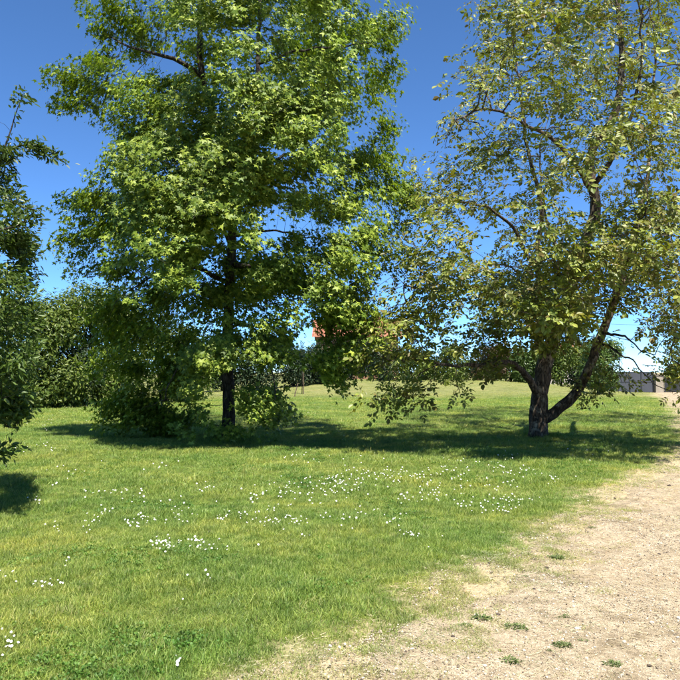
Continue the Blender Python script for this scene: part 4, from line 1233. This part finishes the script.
scatter_object('straw', 'dry straw and cut grass lying along the sandy path edge', 'straw', np.stack([x, y, gz(x, y) + 0.017], 1), np.stack([np.zeros(n), np.zeros(n), rng.uniform(0, 6.28, n)], 1), np.stack([np.ones(n) * 1.0, np.ones(n), np.full(n, .3)], 1), rng.integers(0, 3, n), np.zeros(n), stree)

# ------------------------------------------------------------------ weeds and stones on the path: individuals
def weed(px, py, rad, nl, label, seed):
    b = G(px, py); b[2] += 0.011; rad *= 0.85
    r = np.random.default_rng(seed)
    nl = int(nl * 1.7)
    root = empty('weed', b); tag(root, label, 'weed', 'weeds growing on the path')
    a_ = r.uniform(0, 2 * math.pi, nl); q_ = rad * np.sqrt(r.random(nl)) * r.uniform(.5, 1.1, nl)
    pos = np.stack([b[0] + np.cos(a_) * q_, b[1] + np.sin(a_) * q_ * .8, b[2] + 0.004 + r.uniform(0, .28, nl) * rad * (1 - q_ / rad)], 1)
    out_ = np.stack([np.cos(a_), np.sin(a_), np.zeros(nl)], 1)
    nr = np.array([0, 0, 1.0]) + out_ * -.35 + r.normal(0, .35, (nl, 3))
    v, l, st = stamp(LEAF, pos, nr, out_ + r.normal(0, .5, (nl, 3)) + np.array([0, 0, .35]), rad * .30 * np.clip(r.normal(1, .35, nl), .4, 1.7))
    v[:, 2] = np.maximum(v[:, 2], b[2] - .002)
    tag(link('leaves', np_mesh('leaves', v, l, st, M['weed_leaf'], False), root), kind='stuff')
    MB().tube([b - np.array([0, 0, .03]), b + np.array([0, 0, .25 * rad])], [.006, .004], 6).build('stem', M['weed_leaf'], root, True)
for i, (px, py, rad, nl, lab) in enumerate([
        (557, 560, .085, 120, 'flat dark green weed cushion on the path near the grass edge'),
        (562, 648, .068, 90, 'largest leafy weed rosette at the front of the path'),
        (613, 667, .060, 70, 'bright weed at the bottom edge of the path, rightmost'),
        (549, 653, .026, 28, 'tiny weed just left of the largest weed rosette'),
        (481, 621, .080, 80, 'wide sprawling weed on the path left of the centre'),
        (465, 628, .050, 60, 'round dark weed left of the sprawling weed'),
        (515, 630, .085, 60, 'sparse grey green weed patch in the middle of the path'),
        (565, 619, .045, 40, 'small weed above the largest rosette, near a white stone'),
        (525, 578, .035, 35, 'small weed between the grass edge and the dark stones'),
        (592, 529, .050, 50, 'farthest little weed on the path by the lawn'),
        (583, 643, .035, 30, 'small faded weed right of the largest weed rosette'),
        (510, 664, .07, 60, 'low weed mat near the bottom edge of the path')]):
    weed(px, py, rad, nl, lab, 300 + i)
M['dark_stone'] = plain_mat('dark_stone', (0.05, 0.035, 0.028), (0.10, 0.075, 0.06), 40, .85, .3)
M['white_stone'] = plain_mat('white_stone', (0.62, 0.60, 0.56), (0.75, 0.73, 0.69), 40, .8, .2)
def stone(px, py, sz, mat, label, seed):
    b = G(px, py); r = np.random.default_rng(seed)
    V = []; k = 9; rings = 5
    for i in range(rings + 1):
        ph = math.pi * i / rings
        for j in range(k):
            th = 2 * math.pi * j / k
            d = Vector((math.sin(ph) * math.cos(th), math.sin(ph) * math.sin(th), math.cos(ph)))
            s_ = 1 + .35 * mnoise.noise(d * 1.6 + Vector((seed, 0, 0)))
            V.append((b[0] + d.x * sz * s_, b[1] + d.y * sz * .75 * s_, b[2] + .012 + sz * .25 + d.z * sz * .55 * s_))
    Fs = [(i * k + j, (i + 1) * k + j, (i + 1) * k + (j + 1) % k, i * k + (j + 1) % k) for i in range(rings) for j in range(k)]
    o = link('stone', py_mesh('stone', V, Fs, mat, True)); tag(o, label, 'stone', 'loose stones on the path')
for i, (px, py, sz, mt, lab) in enumerate([
        (534, 561, .020, 'dark_stone', 'dark brown stone left of the flat weed cushion'),
        (547, 570, .020, 'dark_stone', 'dark stone just below the flat weed cushion'),
        (498, 617, .016, 'dark_stone', 'dark reddish stone above the sprawling weed'),
        (534, 591, .014, 'dark_stone', 'small dark stone in the middle of the path'),
        (577, 631, .017, 'white_stone', 'bright white stone on the path above the largest weed'),
        (669, 487, .028, 'dark_stone', 'dark stone on the far path at the right frame edge'),
        (453, 639, .014, 'dark_stone', 'small dark stone on the path nearest the left grass edge'),
        (659, 556, .018, 'dark_stone', 'dark stone on the open path near the right frame edge')]):
    stone(px, py, sz, M[mt], lab, 400 + i)

# ------------------------------------------------------------------ daisies
M['petal'] = plain_mat('daisy_petal', (0.80, 0.80, 0.78), (0.86, 0.86, 0.84), 60, .6, .0)
M['disc'] = plain_mat('daisy_disc', (0.55, 0.36, 0.03), (0.65, 0.45, 0.05), 60, .7, .2)
M['stem'] = plain_mat('daisy_stem', (0.06, 0.11, 0.025), (0.09, 0.15, 0.035), 30, .6, .0)
def daisy_mesh(seed):
    r = np.random.default_rng(seed)
    h = r.uniform(.075, .10); V = []; Fs = []; mi = []
    lean = r.normal(0, .012, 2)
    v, f = tube_np(np.array([(0, 0, -.02), (lean[0] * .3, lean[1] * .3, h * .5), (lean[0], lean[1], h)]), np.array([.0014, .0012, .0012]), 4)
    V += [tuple(p) for p in v]; Fs += f; mi += [0] * len(f)
    c = Vector((lean[0], lean[1], h)); tl = Vector((0.25 + r.normal(0, .25), -0.75 + r.normal(0, .25), 0.9)).normalized()
    u = tl.orthogonal().normalized(); w = tl.cross(u)
    npet = 11; R1 = r.uniform(.0145, .0185)
    for i in range(npet):
        a_ = 2 * math.pi * i / npet + r.normal(0, .05); d = u * math.cos(a_) + w * math.sin(a_); t_ = tl.cross(d)
        b = len(V)
        up_ = r.uniform(.005, .011)
        for rr, ww, zz in ((.004, .0022, 0.001), (R1 * .7, .0046, up_ * .7), (R1, .0026, up_ * .6)):
            V += [tuple(c + d * rr - t_ * ww + tl * zz), tuple(c + d * rr + t_ * ww + tl * zz)]
        Fs += [(b, b + 1, b + 3, b + 2), (b + 2, b + 3, b + 5, b + 4)]; mi += [1, 1]
    b = len(V); k = 8
    for rr, zz in ((.0058, .001), (.0048, .0035), (.0022, .005)):
        for j in range(k): V.append(tuple(c + (u * math.cos(6.2832 * j / k) + w * math.sin(6.2832 * j / k)) * rr + tl * zz))
    for i in range(2):
        for j in range(k): Fs.append((b + i * k + j, b + i * k + (j + 1) % k, b + (i + 1) * k + (j + 1) % k, b + (i + 1) * k + j)); mi.append(2)
    Fs.append(tuple(b + 2 * k + j for j in range(k))); mi.append(2)
    return V, Fs, mi
dm = [daisy_mesh(i) for i in range(6)]
dmesh = [py_mesh('daisy', V, Fs, [M['stem'], M['petal'], M['disc']], False, mi) for V, Fs, mi in dm]
clusters = [(172, 548, 12, 5, 16), (205, 550, 10, 4, 14), (160, 553, 5, 4, 5), (195, 545, 5, 2, 4), (100, 517, 5, 6, 9), (58, 529, 5, 4, 4), (88, 527, 5, 6, 7), (48, 588, 12, 3, 9), (8, 650, 6, 8, 8), (3, 578, 8, 3, 3), (175, 665, 3, 12, 4), (67, 567, 3, 3, 3),
            (130, 525, 8, 4, 8), (150, 523, 10, 4, 9), (185, 521, 12, 4, 10), (128, 498, 14, 4, 10), (95, 495, 12, 4, 5), (55, 487, 4, 3, 3), (40, 502, 6, 4, 4), (170, 510, 14, 5, 8), (222, 515, 7, 8, 8), (205, 492, 8, 4, 6), (160, 468, 15, 6, 5), (75, 470, 12, 6, 6), (30, 448, 10, 4, 7), (50, 450, 10, 4, 5),
            (248, 518, 10, 5, 9), (272, 525, 10, 5, 10), (292, 524, 8, 4, 12), (258, 503, 10, 4, 8), (270, 512, 8, 4, 5), (322, 520, 4, 4, 3), (350, 522, 8, 6, 6), (395, 522, 8, 4, 6), (410, 537, 6, 2, 4), (372, 515, 10, 4, 5), (305, 540, 5, 3, 2), (198, 582, 8, 3, 3), (183, 604, 2, 2, 1), (256, 548, 3, 2, 1),
            (290, 487, 22, 6, 16), (330, 485, 22, 5, 22), (360, 478, 20, 5, 20), (295, 500, 16, 6, 10), (345, 492, 18, 5, 12), (335, 500, 10, 4, 5), (395, 478, 22, 6, 22), (432, 496, 14, 6, 18), (430, 478, 18, 6, 12), (465, 490, 10, 8, 9), (470, 508, 10, 5, 8), (455, 474, 14, 4, 8),
            (505, 505, 12, 7, 24), (520, 513, 10, 5, 16), (535, 506, 8, 4, 10), (518, 476, 8, 4, 10), (498, 471, 6, 4, 8), (500, 485, 12, 5, 8), (555, 483, 10, 5, 8), (410, 502, 8, 3, 5), (408, 538, 8, 2, 4), (430, 547, 3, 2, 1), (445, 538, 3, 3, 1), (300, 462, 16, 5, 7), (375, 462, 18, 5, 6), (480, 462, 20, 4, 7), (505, 458, 8, 3, 5), (585, 455, 15, 5, 4), (300, 460, 4, 3, 4),
            (340, 402, 40, 4, 36), (300, 410, 12, 5, 12), (385, 402, 14, 3, 10), (450, 402, 30, 3, 14), (90, 410, 25, 3, 12), (35, 420, 14, 6, 8), (60, 425, 20, 6, 8), (600, 404, 25, 3, 10), (560, 445, 30, 6, 6), (330, 440, 20, 8, 5)]
fl = []
for cx_, cy_, sx_, sy_, n in clusters:
    for _ in range(int(n * 1.45 + .5)):
        px = cx_ + rng.normal(0, .95) * sx_; py = cy_ + rng.normal(0, .85) * sy_
        if py < 396: py = 396
        p = G(px, py)
        if edge_dist(p[0], p[1]) > -0.5: continue
        fl.append(p)
fl.sort(key=lambda p: p[1])
print('daisies', len(fl))
for i, p in enumerate(fl[:300]):
    o = link('daisy', dmesh[i % 6])
    k = rng.uniform(.34, .60)
    o.location = tuple(p); o.rotation_euler = (0, 0, rng.normal(0, .45)); o.scale = (k, k, k * rng.uniform(.9, 1.15))
    tag(o, 'small white daisy flower standing open in the grass', 'daisy', 'white daisies in the lawn')
V, Fs, mi, nb = [], [], [], 0
for i, p in enumerate(fl[300:]):
    dv, df, dmi = dm[i % 6]
    k = rng.uniform(.42, .72)
    V.append(np.array(dv) * k + p); Fs += [tuple(a_ + nb for a_ in f) for f in df]; mi += dmi; nb += len(dv)
if V:
    o = link('far_daisies', py_mesh('far_daisies', np.vstack(V), Fs, [M['stem'], M['petal'], M['disc']], False, mi))
    tag(o, 'tiny white daisies dotted over the farther lawn', 'daisies', kind='stuff')
